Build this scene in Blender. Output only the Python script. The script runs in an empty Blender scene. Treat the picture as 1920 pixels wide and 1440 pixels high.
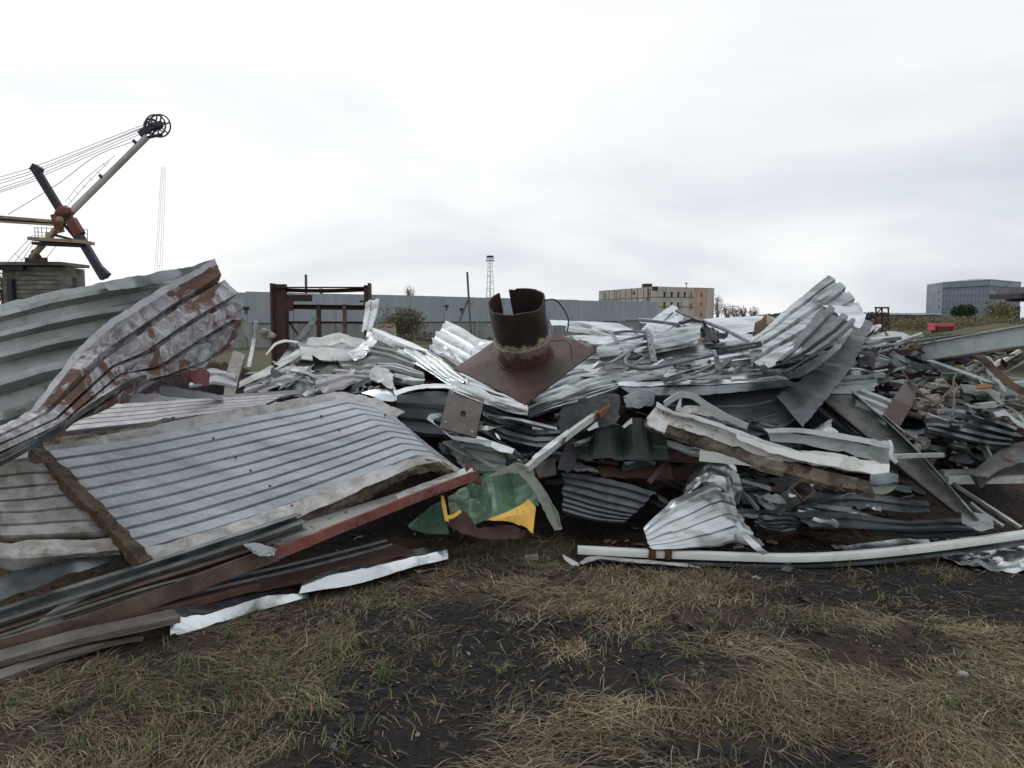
import bpy, math, random
import numpy as np
from mathutils import Vector
random.seed(7); rng = np.random.default_rng(7)
C = bpy.context.scene.collection
R = math.radians
# ------------------------------------------------------------------ camera
FPX, PITCH, CAMZ = 1507.0, R(4.75), 1.6
cam = bpy.data.cameras.new('camera'); camo = bpy.data.objects.new('camera', cam); C.objects.link(camo)
cam.sensor_width = 36; cam.lens = 36*FPX/1920; cam.clip_start = 0.05; cam.clip_end = 6000
camo.location = (0, 0, CAMZ); camo.rotation_euler = (R(90)-PITCH, 0, 0)
bpy.context.scene.camera = camo
# ------------------------------------------------------------------ sky, sun, exposure
SUN_EL, SUN_ROT = R(42), R(-40)      # behind thin cloud, high to the left in front
w = bpy.data.worlds.new("World"); bpy.context.scene.world = w; w.use_nodes = True
nt = w.node_tree; nt.nodes.clear(); N = nt.nodes.new; L = nt.links.new
sky = N('ShaderNodeTexSky'); sky.sky_type = 'NISHITA'; sky.sun_disc = False
sky.sun_elevation = SUN_EL; sky.sun_rotation = SUN_ROT
tc = N('ShaderNodeTexCoord'); sep = N('ShaderNodeSeparateXYZ'); L(tc.outputs['Generated'], sep.inputs[0])
def M(op, a, b=None, c=None):
    m = N('ShaderNodeMath'); m.operation = op
    for i, v in enumerate((a, b, c)):
        if v is None: continue
        if isinstance(v, (int, float)): m.inputs[i].default_value = v
        else: L(v, m.inputs[i])
    return m.outputs[0]
zc = M('MAXIMUM', sep.outputs[2], 0.0)
den = M('ADD', zc, 0.30)
comb = N('ShaderNodeCombineXYZ'); L(M('DIVIDE', sep.outputs[0], den), comb.inputs[0]); L(M('DIVIDE', sep.outputs[1], den), comb.inputs[1])
mp = N('ShaderNodeMapping'); mp.inputs['Location'].default_value = (3.1, 0.7, 0); mp.inputs['Scale'].default_value = (0.95, 1.2, 1); L(comb.outputs[0], mp.inputs[0])
n1 = N('ShaderNodeTexNoise'); n1.inputs['Scale'].default_value = 0.9; n1.inputs['Detail'].default_value = 7; n1.inputs['Roughness'].default_value = .5; n1.inputs['Distortion'].default_value = .35; L(mp.outputs[0], n1.inputs[0])
# a thin bright veil of cloud round the hidden sun, greyer cloud away from it
dotn = N('ShaderNodeVectorMath'); dotn.operation = 'DOT_PRODUCT'; L(tc.outputs['Generated'], dotn.inputs[0])
sd = Vector((math.sin(R(-20))*math.cos(R(15)), math.cos(R(-20))*math.cos(R(15)), math.sin(R(15))))
dotn.inputs[1].default_value = sd
glow = M('POWER', M('MAXIMUM', dotn.outputs['Value'], 0.0), 6.0)
fac = M('ADD', M('MULTIPLY_ADD', n1.outputs['Fac'], 1.2, -.12), M('MULTIPLY', glow, 0.36))
ramp = N('ShaderNodeValToRGB'); L(fac, ramp.inputs[0])
e = ramp.color_ramp.elements
e[0].position = .34; e[0].color = (.66, .70, .775, 1)
e[1].position = .80; e[1].color = (1.06, 1.07, 1.08, 1)
a = ramp.color_ramp.elements.new(.50); a.color = (.80, .835, .895, 1)
a = ramp.color_ramp.elements.new(.66); a.color = (.97, .985, 1.0, 1)
bgc = N('ShaderNodeBackground'); bgc.inputs[1].default_value = 1.0; L(ramp.outputs[0], bgc.inputs[0])
bgs = N('ShaderNodeBackground'); bgs.inputs[1].default_value = 0.08; L(sky.outputs[0], bgs.inputs[0])
mx = N('ShaderNodeMixShader'); mx.inputs[0].default_value = .94; L(bgs.outputs[0], mx.inputs[1]); L(bgc.outputs[0], mx.inputs[2])
wo = N('ShaderNodeOutputWorld'); L(mx.outputs[0], wo.inputs[0])
sl = bpy.data.lights.new('sun', 'SUN'); sl.energy = 0.6; sl.angle = R(25); sl.color = (1, .96, .9)
so = bpy.data.objects.new('sun', sl); C.objects.link(so); so.rotation_euler = (R(90)-SUN_EL, 0, -SUN_ROT+R(180)); so.location = (0, 0, 30)
vs = bpy.context.scene.view_settings
bpy.context.scene.display_settings.display_device = 'sRGB'
vs.view_transform = 'Standard'; vs.look = 'None'; vs.exposure = 0.0; vs.gamma = 1; vs.use_curve_mapping = False
cy = bpy.context.scene.cycles; cy.max_bounces = 5; cy.diffuse_bounces = 2; cy.glossy_bounces = 3; cy.use_denoising = True

# ------------------------------------------------------------------ noise
def _h(ix, iy, iz, s):
    n = (ix.astype(np.int64)*374761393 + iy.astype(np.int64)*668265263 + iz.astype(np.int64)*1274126177 + s*974634777) & 0xffffffff
    n = ((n ^ (n >> 13))*1274126177) & 0xffffffff
    n = n ^ (n >> 16)
    return (n & 0xffff)/32767.5 - 1.0
def vn(p, s=0):
    p = np.asarray(p, float); f = np.floor(p); t = p-f; t = t*t*(3-2*t); f = f.astype(np.int64)
    x, y, z = f[..., 0], f[..., 1], f[..., 2]; o = 0
    for dx in (0, 1):
        for dy in (0, 1):
            for dz in (0, 1):
                wgt = (t[..., 0] if dx else 1-t[..., 0])*(t[..., 1] if dy else 1-t[..., 1])*(t[..., 2] if dz else 1-t[..., 2])
                o = o+wgt*_h(x+dx, y+dy, z+dz, s)
    return o
def vl(p, s=0):     # the same, without smoothing: flat facets with creases between them
    p = np.asarray(p, float); f = np.floor(p); t = p-f; f = f.astype(np.int64)
    x, y, z = f[..., 0], f[..., 1], f[..., 2]; o = 0
    for dx in (0, 1):
        for dy in (0, 1):
            for dz in (0, 1):
                o = o+(t[..., 0] if dx else 1-t[..., 0])*(t[..., 1] if dy else 1-t[..., 1])*(t[..., 2] if dz else 1-t[..., 2])*_h(x+dx, y+dy, z+dz, s)
    return o
ROT = np.array([[.80, .36, -.48], [-.60, .48, -.64], [0, .80, .60]])
def fbm(p, s=0, o=3):
    r = 0; a = 1; q = np.asarray(p, float)
    for i in range(o): r = r+a*vn(q, s+i); a *= .5; q = q*2.03
    return r
# ------------------------------------------------------------------ picture ray to place
cp, sp = math.cos(PITCH), math.sin(PITCH)
def A(px, py, d):
    x = (px-960)/FPX; v = (720-py)/FPX
    dy = cp+v*sp; dz = -sp+v*cp; t = d/dy
    z = CAMZ+dz*t
    if z < 0.006 and dz < 0: t = (CAMZ-0.006)/-dz
    return np.array([x*t, dy*t, CAMZ+dz*t])
_sy = [500, 560, 600, 620, 660, 700, 740, 770, 800, 850, 900, 980, 1035, 1100]
_sd = [9.2, 9.0, 8.4, 8.0, 7.4, 6.9, 6.4, 6.25, 6.1, 6.0, 5.8, 5.55, 5.25, 4.7]
def S(px, py, k=0): return A(px, py, float(np.interp(py, _sy, _sd))+k)
# ------------------------------------------------------------------ mesh plumbing
def mk(name, V, Fs, mat, parent=None, ang=28, col=None, base=None):
    V = np.asarray(V, float)
    me = bpy.data.meshes.new(name)
    if parent is not None: o0 = np.array(parent['_b'])
    else:
        if base is None: base = (V[:, 0].mean(), V[:, 1].mean(), V[:, 2].min())
        o0 = np.array(base, float)
    if isinstance(Fs, np.ndarray):
        k = Fs.shape[1]; me.vertices.add(len(V)); me.vertices.foreach_set('co', (V-o0).astype(np.float32).ravel())
        me.loops.add(Fs.size); me.loops.foreach_set('vertex_index', Fs.astype(np.int32).ravel())
        me.polygons.add(len(Fs)); me.polygons.foreach_set('loop_start', np.arange(0, Fs.size, k, dtype=np.int32))
        me.update(calc_edges=True)
    else:
        me.from_pydata([tuple(v) for v in (V-o0)], [], [tuple(f) for f in Fs])
    if col is not None:
        ca = me.color_attributes.new('Col', 'FLOAT_COLOR', 'POINT'); c4 = np.ones((len(V), 4), np.float32); c4[:, :3] = col
        ca.data.foreach_set('color', c4.ravel())
    me.validate(); me.update()
    if ang:
        me.polygons.foreach_set('use_smooth', np.ones(len(me.polygons), bool)); me.set_sharp_from_angle(angle=R(ang))
    me.materials.append(mat)
    o = bpy.data.objects.new(name, me); C.objects.link(o)
    if parent is not None: o.parent = parent
    else: o.location = o0
    o['_b'] = [float(c) for c in o0] if parent is None else list(parent['_b'])
    return o
def tag(o, label, cat, group=None):
    o['label'] = label; o['category'] = cat
    if group: o['group'] = group
    return o
def thing(name, label, cat, base, group=None):
    o = bpy.data.objects.new(name, None); C.objects.link(o); o.location = tuple(base); o['_b'] = [float(c) for c in base]; o.empty_display_size = .1
    return tag(o, label, cat, group)
def struct(o, kind='structure'): o['kind'] = kind; return o
def join(parts):
    Vs, Fs, n = [], [], 0
    for V, F in parts:
        Vs.append(np.asarray(V, float)); Fs += [tuple(int(i)+n for i in f) for f in F]; n += len(V)
    return np.concatenate(Vs), Fs
def cr_interp(Pt, n, s):
    Pt = np.asarray(Pt, float); m = len(Pt)
    t = np.linspace(0, m-1, n) if isinstance(n, int) else np.asarray(n)*(m-1)
    i = np.clip(np.floor(t).astype(int), 0, m-2); f = (t-i)
    sh = (len(t),)+(1,)*(Pt.ndim-1); f = f.reshape(sh)
    p1 = Pt[i]; p2 = Pt[i+1]
    lin = p1*(1-f)+p2*f
    if s <= 0 or m < 3: return lin
    p0 = Pt[np.clip(i-1, 0, m-1)]; p3 = Pt[np.clip(i+2, 0, m-1)]
    c = .5*((2*p1)+(-p0+p2)*f+(2*p0-5*p1+4*p2-p3)*f**2+(-p0+3*p1-3*p2+p3)*f**3)
    return lin*(1-s)+c*s
_sid = [0]
def sheet_geo(rows, ribs=0, rh=.02, k=0, ab=False, du=.035, bend=.008, cr=0.0, cf=5.0, torn=.0, t=.003, sm=.35, jag=.5, kink=.5, prof=(.0, .42, .5, .92)):
    _sid[0] += 1; sd_ = _sid[0]*17
    G = []
    for r in rows:
        G.append([(A(q[0], q[1], q[2]+k) if ab else S(q[0], q[1], (q[2] if len(q) > 2 else 0)+k)) for q in r])
    G = np.array(G)
    lu = np.linalg.norm(np.diff(G, axis=1), axis=2).sum(1).mean(); lv = np.linalg.norm(np.diff(G, axis=0), axis=2).sum(0).mean()
    nu = int(np.clip(lu/du, 6, 110))
    if ribs:
        vs_, hs = [], []
        for i in range(ribs):
            for q, hh in zip(prof, (0, 0, 1, 1)):
                vs_.append((i+q)/ribs); hs.append(hh)
        vs_.append(1.0); hs.append(0)
        vs_ = np.array(vs_); hs = np.array(hs, float)
        if lv/ribs > .09:      # extra vertices on the flats
            v2, h2 = [], []
            for a_, b_, ha, hb in zip(vs_[:-1], vs_[1:], hs[:-1], hs[1:]):
                v2 += [a_, (a_+b_)/2]; h2 += [ha, (ha+hb)/2]
            vs_ = np.array(v2+[1.0]); hs = np.array(h2+[0])
    else:
        nv = int(np.clip(lv/du, 3, 80)); vs_ = np.linspace(0, 1, nv); hs = np.zeros(nv)
    us = np.linspace(0, 1, nu)
    G1 = cr_interp(np.swapaxes(G, 0, 1), us, sm)          # nu,rows,3
    if torn:
        # move along u near the ends, row by row
        pass
    G2 = cr_interp(np.swapaxes(G1, 0, 1), vs_, sm*.5)          # nv,nu,3
    if torn:
        e0 = np.clip(torn*(.5+.8*fbm(np.stack([vs_*lv*9, vs_*0, vs_*0+sd_], -1), sd_, 3)), 0, .3)/max(lu, .1)
        e1 = np.clip(torn*(.5+.8*fbm(np.stack([vs_*lv*9, vs_*0+5, vs_*0+sd_], -1), sd_+3, 3)), 0, .3)/max(lu, .1)
        e0 = np.clip(e0, 0, .3); e1 = np.clip(e1, 0, .3)
        out = np.empty_like(G2)
        for j in range(len(vs_)):
            uu = e0[j]+us*(1-e0[j]-e1[j])
            for c in range(3): out[j, :, c] = np.interp(uu, us, G2[j, :, c])
        G2 = out
    Pn = G2
    Tu = np.gradient(Pn, axis=1); Tv = np.gradient(Pn, axis=0)
    nn = np.cross(Tu, Tv); nn /= (np.linalg.norm(nn, axis=2, keepdims=True)+1e-9)
    camp = np.array([0, 0, CAMZ+.5])
    if ((camp-Pn)*nn).sum() < 0: nn = -nn
    p = Pn.reshape(-1, 3)
    d = bend*fbm(p*1.7, sd_, 2)
    if cr: 
        rp = p@ROT; d = d+cr*(vl(rp*cf*1.1, sd_+5)*1.1+(1-2*np.abs(vl(rp*cf*2.3+3, sd_+6)))*.5+.3*vl(rp*cf*4.7, sd_+8))
    d = d.reshape(len(vs_), nu)
    if ribs:
        hf = 1-kink*np.clip(vn(p*np.array([6, 6, 6.])+9, sd_+9).reshape(len(vs_), nu)-.35, 0, 1)*2.2
        d = d+hs[:, None]*rh*np.clip(hf, .1, 1)
    top = Pn+nn*d[..., None]
    if cr > .012:       # sideways crush too
        q = np.stack([vl(p@ROT*cf, sd_+20), vl(p@ROT*cf, sd_+21), vl(p@ROT*cf, sd_+22)], -1).reshape(top.shape); top = top+q*cr*.5
    if jag and len(top) > 2:
        for e_, i_ in ((0, 1), (-1, -2)):
            ja = np.clip(vl(np.stack([us*lu*16, us*0+e_, us*0], -1), sd_+30)*.6+.5*vl(np.stack([us*lu*45, us*0+e_, us*0], -1), sd_+31), 0, 1)*jag
            top[e_] = top[e_]+(top[i_]-top[e_])*ja[:, None]
    top[..., 2] = np.maximum(top[..., 2], .008)
    return top, nn, t
def grid_faces(nv, nu, off=0, flip=False):
    i = np.arange(nv-1)[:, None]*nu+np.arange(nu-1)[None, :]; i = i.ravel()+off
    f = np.stack([i, i+1, i+nu+1, i+nu], 1)
    return f[:, ::-1] if flip else f
def slab(top, nn, t, rough=0, cf=20):
    nv, nu = top.shape[:2]; n = nv*nu
    bot = top-nn*t
    if rough: bot = bot+nn*(rough*vn(top.reshape(-1, 3)*cf, 77).reshape(nv, nu))[..., None]
    bot[..., 2] = np.maximum(bot[..., 2], .003)
    Fs = [grid_faces(nv, nu), grid_faces(nv, nu, n, True)]
    def rim(idx):
        a_ = np.array(idx); return np.stack([a_[:-1], a_[:-1]+n, a_[1:]+n, a_[1:]], 1)
    e = np.arange(nu); Fs.append(rim(e)); Fs.append(rim((nv-1)*nu+e)[:, ::-1])
    e = np.arange(nv)*nu; Fs.append(rim(e)[:, ::-1]); Fs.append(rim(e+nu-1))
    return np.concatenate([top.reshape(-1, 3), bot.reshape(-1, 3)]), np.concatenate(Fs)
def sheet(name, label, rows, mat, cat='metal sheet', parent=None, group=None, **kw):
    g = sheet_geo(rows, **kw); V, Fc = slab(*g)
    o = mk(name, V, Fc, mat, parent, ang=16)
    if parent is None: tag(o, label, cat, group)
    elif label: o['label'] = label
    return o
# sections for bars: closed outlines in (side, up)
def sec_box(w_, h_): return [[(-w_/2, -h_/2), (w_/2, -h_/2), (w_/2, h_/2), (-w_/2, h_/2)]]
def sec_hollow(w_, h_, t=.005): return [sec_box(w_, h_)[0], sec_box(w_-2*t, h_-2*t)[0]]
def sec_tube(r, n=10): return [[(r*math.cos(a_*2*math.pi/n), r*math.sin(a_*2*math.pi/n)) for a_ in range(n)]]
def sec_pipe(r, t=.004, n=16): return [sec_tube(r, n)[0], sec_tube(r-t, n)[0]]
def sec_chan(w_, h_, t=.006): return [[(-w_/2, -h_/2), (w_/2, -h_/2), (w_/2, -h_/2+t), (-w_/2+t, -h_/2+t), (-w_/2+t, h_/2-t), (w_/2, h_/2-t), (w_/2, h_/2), (-w_/2, h_/2)]]
def sec_angle(w_, h_, t=.006): return [[(-w_/2, -h_/2), (-w_/2+t, -h_/2), (-w_/2+t, h_/2-t), (w_/2, h_/2-t), (w_/2, h_/2), (-w_/2, h_/2)]]
def sec_i(w_, h_, t=.008):
    a_, b_, c_ = w_/2, h_/2, t/2
    return [[(-a_, -b_), (a_, -b_), (a_, -b_+t), (c_, -b_+t), (c_, b_-t), (a_, b_-t), (a_, b_), (-a_, b_), (-a_, b_-t), (-c_, b_-t), (-c_, -b_+t), (-a_, -b_+t)]]
def bar_geo(pts, sec, up=(0, 0, 1), n=None, sm=1.0, twist=0, wob=0):
    Pt = np.array(pts, float)
    if n is None: n = 2 if len(Pt) == 2 and not wob else max(8, 6*(len(Pt)-1))
    Q = cr_interp(Pt, n, sm if len(Pt) > 2 else 0)
    if wob: Q = Q+wob*np.stack([vn(Q*2.5, 3), vn(Q*2.5, 4), vn(Q*2.5, 5)], -1)
    T = np.gradient(Q, axis=0); T /= np.linalg.norm(T, axis=1, keepdims=True)+1e-9
    up = np.array(up, float); Vs = []
    m = sum(len(l) for l in sec)
    for i in range(n):
        s_ = np.cross(T[i], up); s_ /= np.linalg.norm(s_)+1e-9; u_ = np.cross(s_, T[i])
        a_ = twist*i/(n-1); s2 = s_*math.cos(a_)+u_*math.sin(a_); u2 = -s_*math.sin(a_)+u_*math.cos(a_)
        for l in sec:
            for (x, y) in l: Vs.append(Q[i]+s2*x+u2*y)
    Fs = []
    off = 0
    for li, l in enumerate(sec):
        k = len(l)
        for i in range(n-1):
            for j in range(k):
                a_ = i*m+off+j; b_ = i*m+off+(j+1) % k
                Fs.append((a_, b_, b_+m, a_+m) if li == 0 else (a_, a_+m, b_+m, b_))
        off += k
    if len(sec) == 1:
        Fs.append(tuple(range(len(sec[0])))[::-1]); Fs.append(tuple((n-1)*m+j for j in range(len(sec[0]))))
    else:
        k = len(sec[0])
        for base in (0, (n-1)*m):
            for j in range(k):
                a_ = base+j; b_ = base+(j+1) % k; f = (a_, b_, b_+k, a_+k)
                Fs.append(f if base else f[::-1])
    V = np.array(Vs)
    return V, Fs
def bar(name, label, pts, sec, mat, cat='metal bar', parent=None, group=None, ang=30, **kw):
    V, Fs = bar_geo(pts, sec, **kw)
    if V[:, 2].min() < 0.002 and parent is None: V[:, 2] += 0.002-V[:, 2].min()
    o = mk(name, V, Fs, mat, parent, ang=ang)
    if parent is None: tag(o, label, cat, group)
    elif label: o['label'] = label
    return o
def box_geo(c, s, rz=0):
    c = np.array(c, float); s = np.array(s, float)/2
    v = np.array([(x, y, z) for x in (-1, 1) for y in (-1, 1) for z in (-1, 1)])*s
    if rz: cc, ss = math.cos(rz), math.sin(rz); v = np.stack([v[:, 0]*cc-v[:, 1]*ss, v[:, 0]*ss+v[:, 1]*cc, v[:, 2]], -1)
    return v+c, [(0, 1, 3, 2), (4, 6, 7, 5), (0, 4, 5, 1), (2, 3, 7, 6), (0, 2, 6, 4), (1, 5, 7, 3)]
def lump_geo(c, r, seed=0, n=10, am=.35, sq=(1, 1, 1)):
    th = np.linspace(0, math.pi, n); ph = np.linspace(0, 2*math.pi, n*2, endpoint=False)
    V = []
    for t_ in th:
        for p_ in ph: V.append((math.sin(t_)*math.cos(p_), math.sin(t_)*math.sin(p_), math.cos(t_)))
    V = np.array(V); m = 1+am*fbm(V*1.6+seed*3.1, seed, 3)
    V = np.round(V*m[:, None]*3.5)/3.5*.45+V*m[:, None]*.55
    V = V*r*np.array(sq)+np.array(c); m = 2*n; Fs = []
    for i in range(n-1):
        for j in range(m): Fs.append((i*m+j, (i+1)*m+j, (i+1)*m+(j+1) % m, i*m+(j+1) % m))
    return V, Fs

# ------------------------------------------------------------------ materials
def nodes(name):
    m = bpy.data.materials.new(name); m.use_nodes = True; t = m.node_tree; t.nodes.clear()
    out = t.nodes.new('ShaderNodeOutputMaterial'); b = t.nodes.new('ShaderNodeBsdfPrincipled'); t.links.new(b.outputs[0], out.inputs[0])
    return m, t, b
def surf(name, c1, c2, metal=0.0, rough=.6, rust=0.0, rustc=(.16, .06, .025), rustc2=(.05, .028, .02), rs=7.0, ns=5.0, bump=.15, bs=35.0, dirt=0.0, dirtc=(.05, .045, .04), stretch=(1, 1, 1), spec=.5, fine=0.0, bdet=6, ddet=8):
    m, t, b = nodes(name); N_ = t.nodes.new; L_ = t.links.new
    tc_ = N_('ShaderNodeTexCoord'); mp_ = N_('ShaderNodeMapping'); L_(tc_.outputs['Object'], mp_.inputs[0]); mp_.inputs['Scale'].default_value = stretch
    oi = N_('ShaderNodeObjectInfo'); vm = N_('ShaderNodeVectorMath'); vm.operation = 'ADD'; L_(mp_.outputs[0], vm.inputs[0])
    sc = N_('ShaderNodeMath'); sc.operation = 'MULTIPLY'; L_(oi.outputs['Random'], sc.inputs[0]); sc.inputs[1].default_value = 37.0; L_(sc.outputs[0], vm.inputs[1])
    co = vm.outputs[0]
    def noise(s_, det=6, r_=.6, dist=0.0):
        n_ = N_('ShaderNodeTexNoise'); n_.inputs['Scale'].default_value = s_; n_.inputs['Detail'].default_value = det; n_.inputs['Roughness'].default_value = r_; n_.inputs['Distortion'].default_value = dist
        L_(co, n_.inputs[0]); return n_.outputs['Fac']
    def rmp(fac_, stops):
        r_ = N_('ShaderNodeValToRGB'); L_(fac_, r_.inputs[0]); el = r_.color_ramp.elements
        el[0].position, el[0].color = stops[0][0], (*stops[0][1], 1); el[1].position, el[1].color = stops[-1][0], (*stops[-1][1], 1)
        for p_, c_ in stops[1:-1]: q = el.new(p_); q.color = (*c_, 1)
        return r_.outputs[0]
    def mix(f_, a_, b_):
        x = N_('ShaderNodeMix'); x.data_type = 'RGBA'; L_(f_, x.inputs[0])
        for v, i in ((a_, 6), (b_, 7)):
            if isinstance(v, tuple): x.inputs[i].default_value = (*v, 1)
            else: L_(v, x.inputs[i])
        return x.outputs[2]
    base = rmp(noise(ns, 5, .55), [(.35, c1), (.65, c2)])
    if fine: base = mix(rmp(noise(bs*2, 3, .6), [(.45, (0, 0, 0)), (.7, (fine,)*3)]), base, tuple(c*.5 for c in c1))
    rv = None
    if dirt:
        dm = rmp(noise(ns*1.7, ddet, .7 if ddet > 4 else .45, .6), [(.62-dirt*.3, (0, 0, 0)), (.78-dirt*.25, (.85, .85, .85))]); base = mix(dm, base, dirtc)
    if rust:
        th = .72-rust*.36
        rm = rmp(noise(rs, 9, .68, .5), [(th, (0, 0, 0)), (th+.045, (1, 1, 1))])
        rc = rmp(noise(rs*3, 5, .7), [(.35, rustc2), (.62, rustc)])
        base = mix(rm, base, rc)
        mv = N_('ShaderNodeMix'); mv.data_type = 'FLOAT'; L_(rm, mv.inputs[0]); mv.inputs[2].default_value = metal; mv.inputs[3].default_value = 0; L_(mv.outputs[0], b.inputs['Metallic'])
        rv = N_('ShaderNodeMix'); rv.data_type = 'FLOAT'; L_(rm, rv.inputs[0]); rv.inputs[2].default_value = rough; rv.inputs[3].default_value = .88; L_(rv.outputs[0], b.inputs['Roughness'])
    else:
        b.inputs['Metallic'].default_value = metal
        rr = rmp(noise(ns*3, 4), [(.3, (max(rough-.08, .05),)*3), (.7, (min(rough+.1, 1),)*3)]); L_(rr, b.inputs['Roughness'])
    L_(base, b.inputs['Base Color'])
    b.inputs['Specular IOR Level'].default_value = spec
    bp = N_('ShaderNodeBump'); bp.inputs['Strength'].default_value = bump; bp.inputs['Distance'].default_value = .01; L_(noise(bs, bdet, .6), bp.inputs['Height'])
    bp2 = N_('ShaderNodeBump'); bp2.inputs['Strength'].default_value = bump; bp2.inputs['Distance'].default_value = .03; L_(noise(ns*2, 2, .5), bp2.inputs['Height']); L_(bp.outputs[0], bp2.inputs['Normal'])
    L_(bp2.outputs[0], b.inputs['Normal'])
    return m
MT = {}
MT['galv'] = surf('galvanised_bright', (.60, .64, .64), (.86, .895, .895), .97, .24, ns=3, bump=.035, bs=7, bdet=0, dirt=.30, ddet=2, dirtc=(.42, .45, .45), stretch=(.5, 1.5, 1.5))
MT['galv2'] = surf('galvanised_dull', (.36, .395, .395), (.64, .675, .67), .92, .30, ns=3, bump=.04, bs=7, bdet=0, dirt=.5, ddet=3, dirtc=(.20, .215, .21), stretch=(.5, 1.5, 1.5))
MT['galvd'] = surf('galvanised_shade_dark', (.11, .13, .135), (.29, .32, .325), .85, .34, ns=3, bump=.06, bs=8, bdet=1, dirt=.6, ddet=3, dirtc=(.07, .075, .072))  # darker galvanised copy; shade of lower, hidden sheets is put into its colour
MT['primer'] = surf('grey_green_primer', (.20, .23, .215), (.36, .39, .37), .2, .45, ns=3, bump=.08, dirt=.35, dirtc=(.13, .13, .11), stretch=(1, 1, 2))
MT['primerl'] = surf('pale_grey_primer', (.40, .43, .41), (.52, .55, .53), .2, .45, ns=3, bump=.08, dirt=.35, dirtc=(.2, .2, .18))
MT['darkgreen'] = surf('dark_green_coating', (.014, .026, .022), (.03, .045, .038), .2, .5, ns=4, dirt=.3)
MT['slate'] = surf('slate_shade_coating', (.05, .058, .066), (.09, .10, .11), .4, .42, ns=4, dirt=.4)  # slate darkened; shade under the sheets is put into its colour
MT['flake'] = surf('flaking_white_rust', (.45, .47, .51), (.58, .60, .64), .1, .55, rust=.62, rs=3.8, rustc=(.17, .085, .055), rustc2=(.10, .065, .052), ns=7, bump=.6, bs=30, dirt=.78, dirtc=(.155, .12, .10))
MT['panel'] = surf('blue_white_panel_paint', (.38, .415, .445), (.47, .50, .525), .4, .36, ns=2.2, bump=.08, bs=40, dirt=.50, dirtc=(.24, .26, .27), fine=.45, stretch=(.5, 1.8, 1.8))
MT['panelw'] = surf('white_panel_border', (.40, .40, .395), (.54, .535, .52), .0, .5, ns=5, dirt=.65, dirtc=(.24, .21, .175))
MT['deck'] = surf('silver_grey_deck', (.27, .295, .275), (.44, .465, .445), .35, .42, ns=3, bump=.08, dirt=.35, dirtc=(.17, .175, .16))
MT['slatem'] = surf('mid_slate_metal', (.085, .095, .105), (.16, .175, .185), .5, .4, ns=4, bump=.1, dirt=.4)
MT['rustside'] = surf('mottled_rust_side', (.15, .11, .08), (.34, .29, .23), .0, .85, ns=9, bump=.9, bs=40, rust=.5, rs=8, rustc=(.14, .075, .045), rustc2=(.04, .03, .022), dirt=.5, dirtc=(.07, .055, .04))
MT['batten'] = surf('rotten_edge', (.035, .024, .016), (.13, .09, .05), 0, .95, ns=9, bump=.9, bs=40, rust=.4, rs=12, rustc=(.16, .075, .035), rustc2=(.03, .02, .015))
MT['mauve'] = surf('mauve_grey_sheet', (.26, .26, .28), (.36, .35, .37), .1, .5, ns=4, dirt=.35, dirtc=(.16, .15, .14))
MT['whiteold'] = surf('old_whitewashed_sheet', (.30, .29, .275), (.50, .49, .47), .0, .7, ns=5, dirt=.6, dirtc=(.2, .17, .13), rust=.15)
MT['foam'] = surf('rotten_insulation', (.10, .075, .05), (.26, .22, .17), 0, .95, ns=9, bump=.8, bs=40, dirt=.5, dirtc=(.04, .03, .02))
MT['rustd'] = surf('dark_rust', (.055, .028, .02), (.10, .05, .035), .1, .8, ns=7, bump=.4, rust=.4, rustc=(.15, .06, .03), rustc2=(.04, .02, .015))
MT['rustframe'] = surf('frame_rust_paint', (.035, .015, .014), (.06, .026, .021), .0, .75, ns=2, bump=.3, rust=.22, rs=2.5, rustc=(.15, .065, .028), rustc2=(.06, .03, .02))
MT['plate'] = surf('brown_steel_plate', (.055, .040, .036), (.125, .070, .055), .3, .5, ns=2.6, bump=.3, rust=.25, rs=5, rustc=(.15, .08, .055), rustc2=(.08, .055, .045), dirt=.5, dirtc=(.045, .03, .028))
MT['pipe'] = surf('burnt_pipe_rust', (.028, .018, .015), (.06, .032, .024), .1, .75, ns=6, bump=.5, dirt=.2, dirtc=(.02, .015, .012))
MT['redbeam'] = surf('red_oxide_paint', (.20, .05, .04), (.27, .08, .06), .0, .65, ns=8, bump=.3, rust=.42, rs=9, rustc=(.10, .055, .04), dirt=.45, dirtc=(.16, .13, .12))
MT['brownbeam'] = surf('brown_weathered_beam', (.085, .048, .038), (.16, .11, .085), .05, .7, ns=5, bump=.4, dirt=.4, dirtc=(.05, .035, .03))
MT['webgrey'] = surf('grey_web_rust', (.24, .25, .24), (.32, .32, .30), .05, .65, ns=6, bump=.3, rust=.35, rs=10, rustc=(.2, .09, .05))
MT['white'] = surf('old_white_paint', (.60, .61, .57), (.72, .73, .69), 0, .5, ns=4, bump=.12, rust=.14, rs=6, rustc=(.2, .12, .07), dirt=.25, dirtc=(.35, .33, .28))
MT['whiterust'] = surf('white_paint_rusted', (.50, .50, .47), (.62, .61, .58), 0, .55, ns=5, bump=.4, rust=.40, rs=4.5, rustc=(.22, .15, .09), rustc2=(.07, .05, .035), dirt=.4, dirtc=(.25, .22, .18))
MT['green'] = surf('green_enamel', (.055, .135, .08), (.10, .22, .125), .1, .38, ns=7, bump=.4, dirt=.55, dirtc=(.075, .10, .065), rust=.22)
MT['greengrey'] = surf('dull_green_underside', (.13, .15, .11), (.20, .22, .17), .1, .5, ns=5, bump=.2, dirt=.4, dirtc=(.09, .08, .06))
MT['yellow'] = surf('yellow_enamel', (.62, .33, .03), (.72, .42, .05), .0, .45, ns=8, bump=.2, rust=.3, rs=11, dirt=.4, dirtc=(.35, .22, .10))
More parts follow.
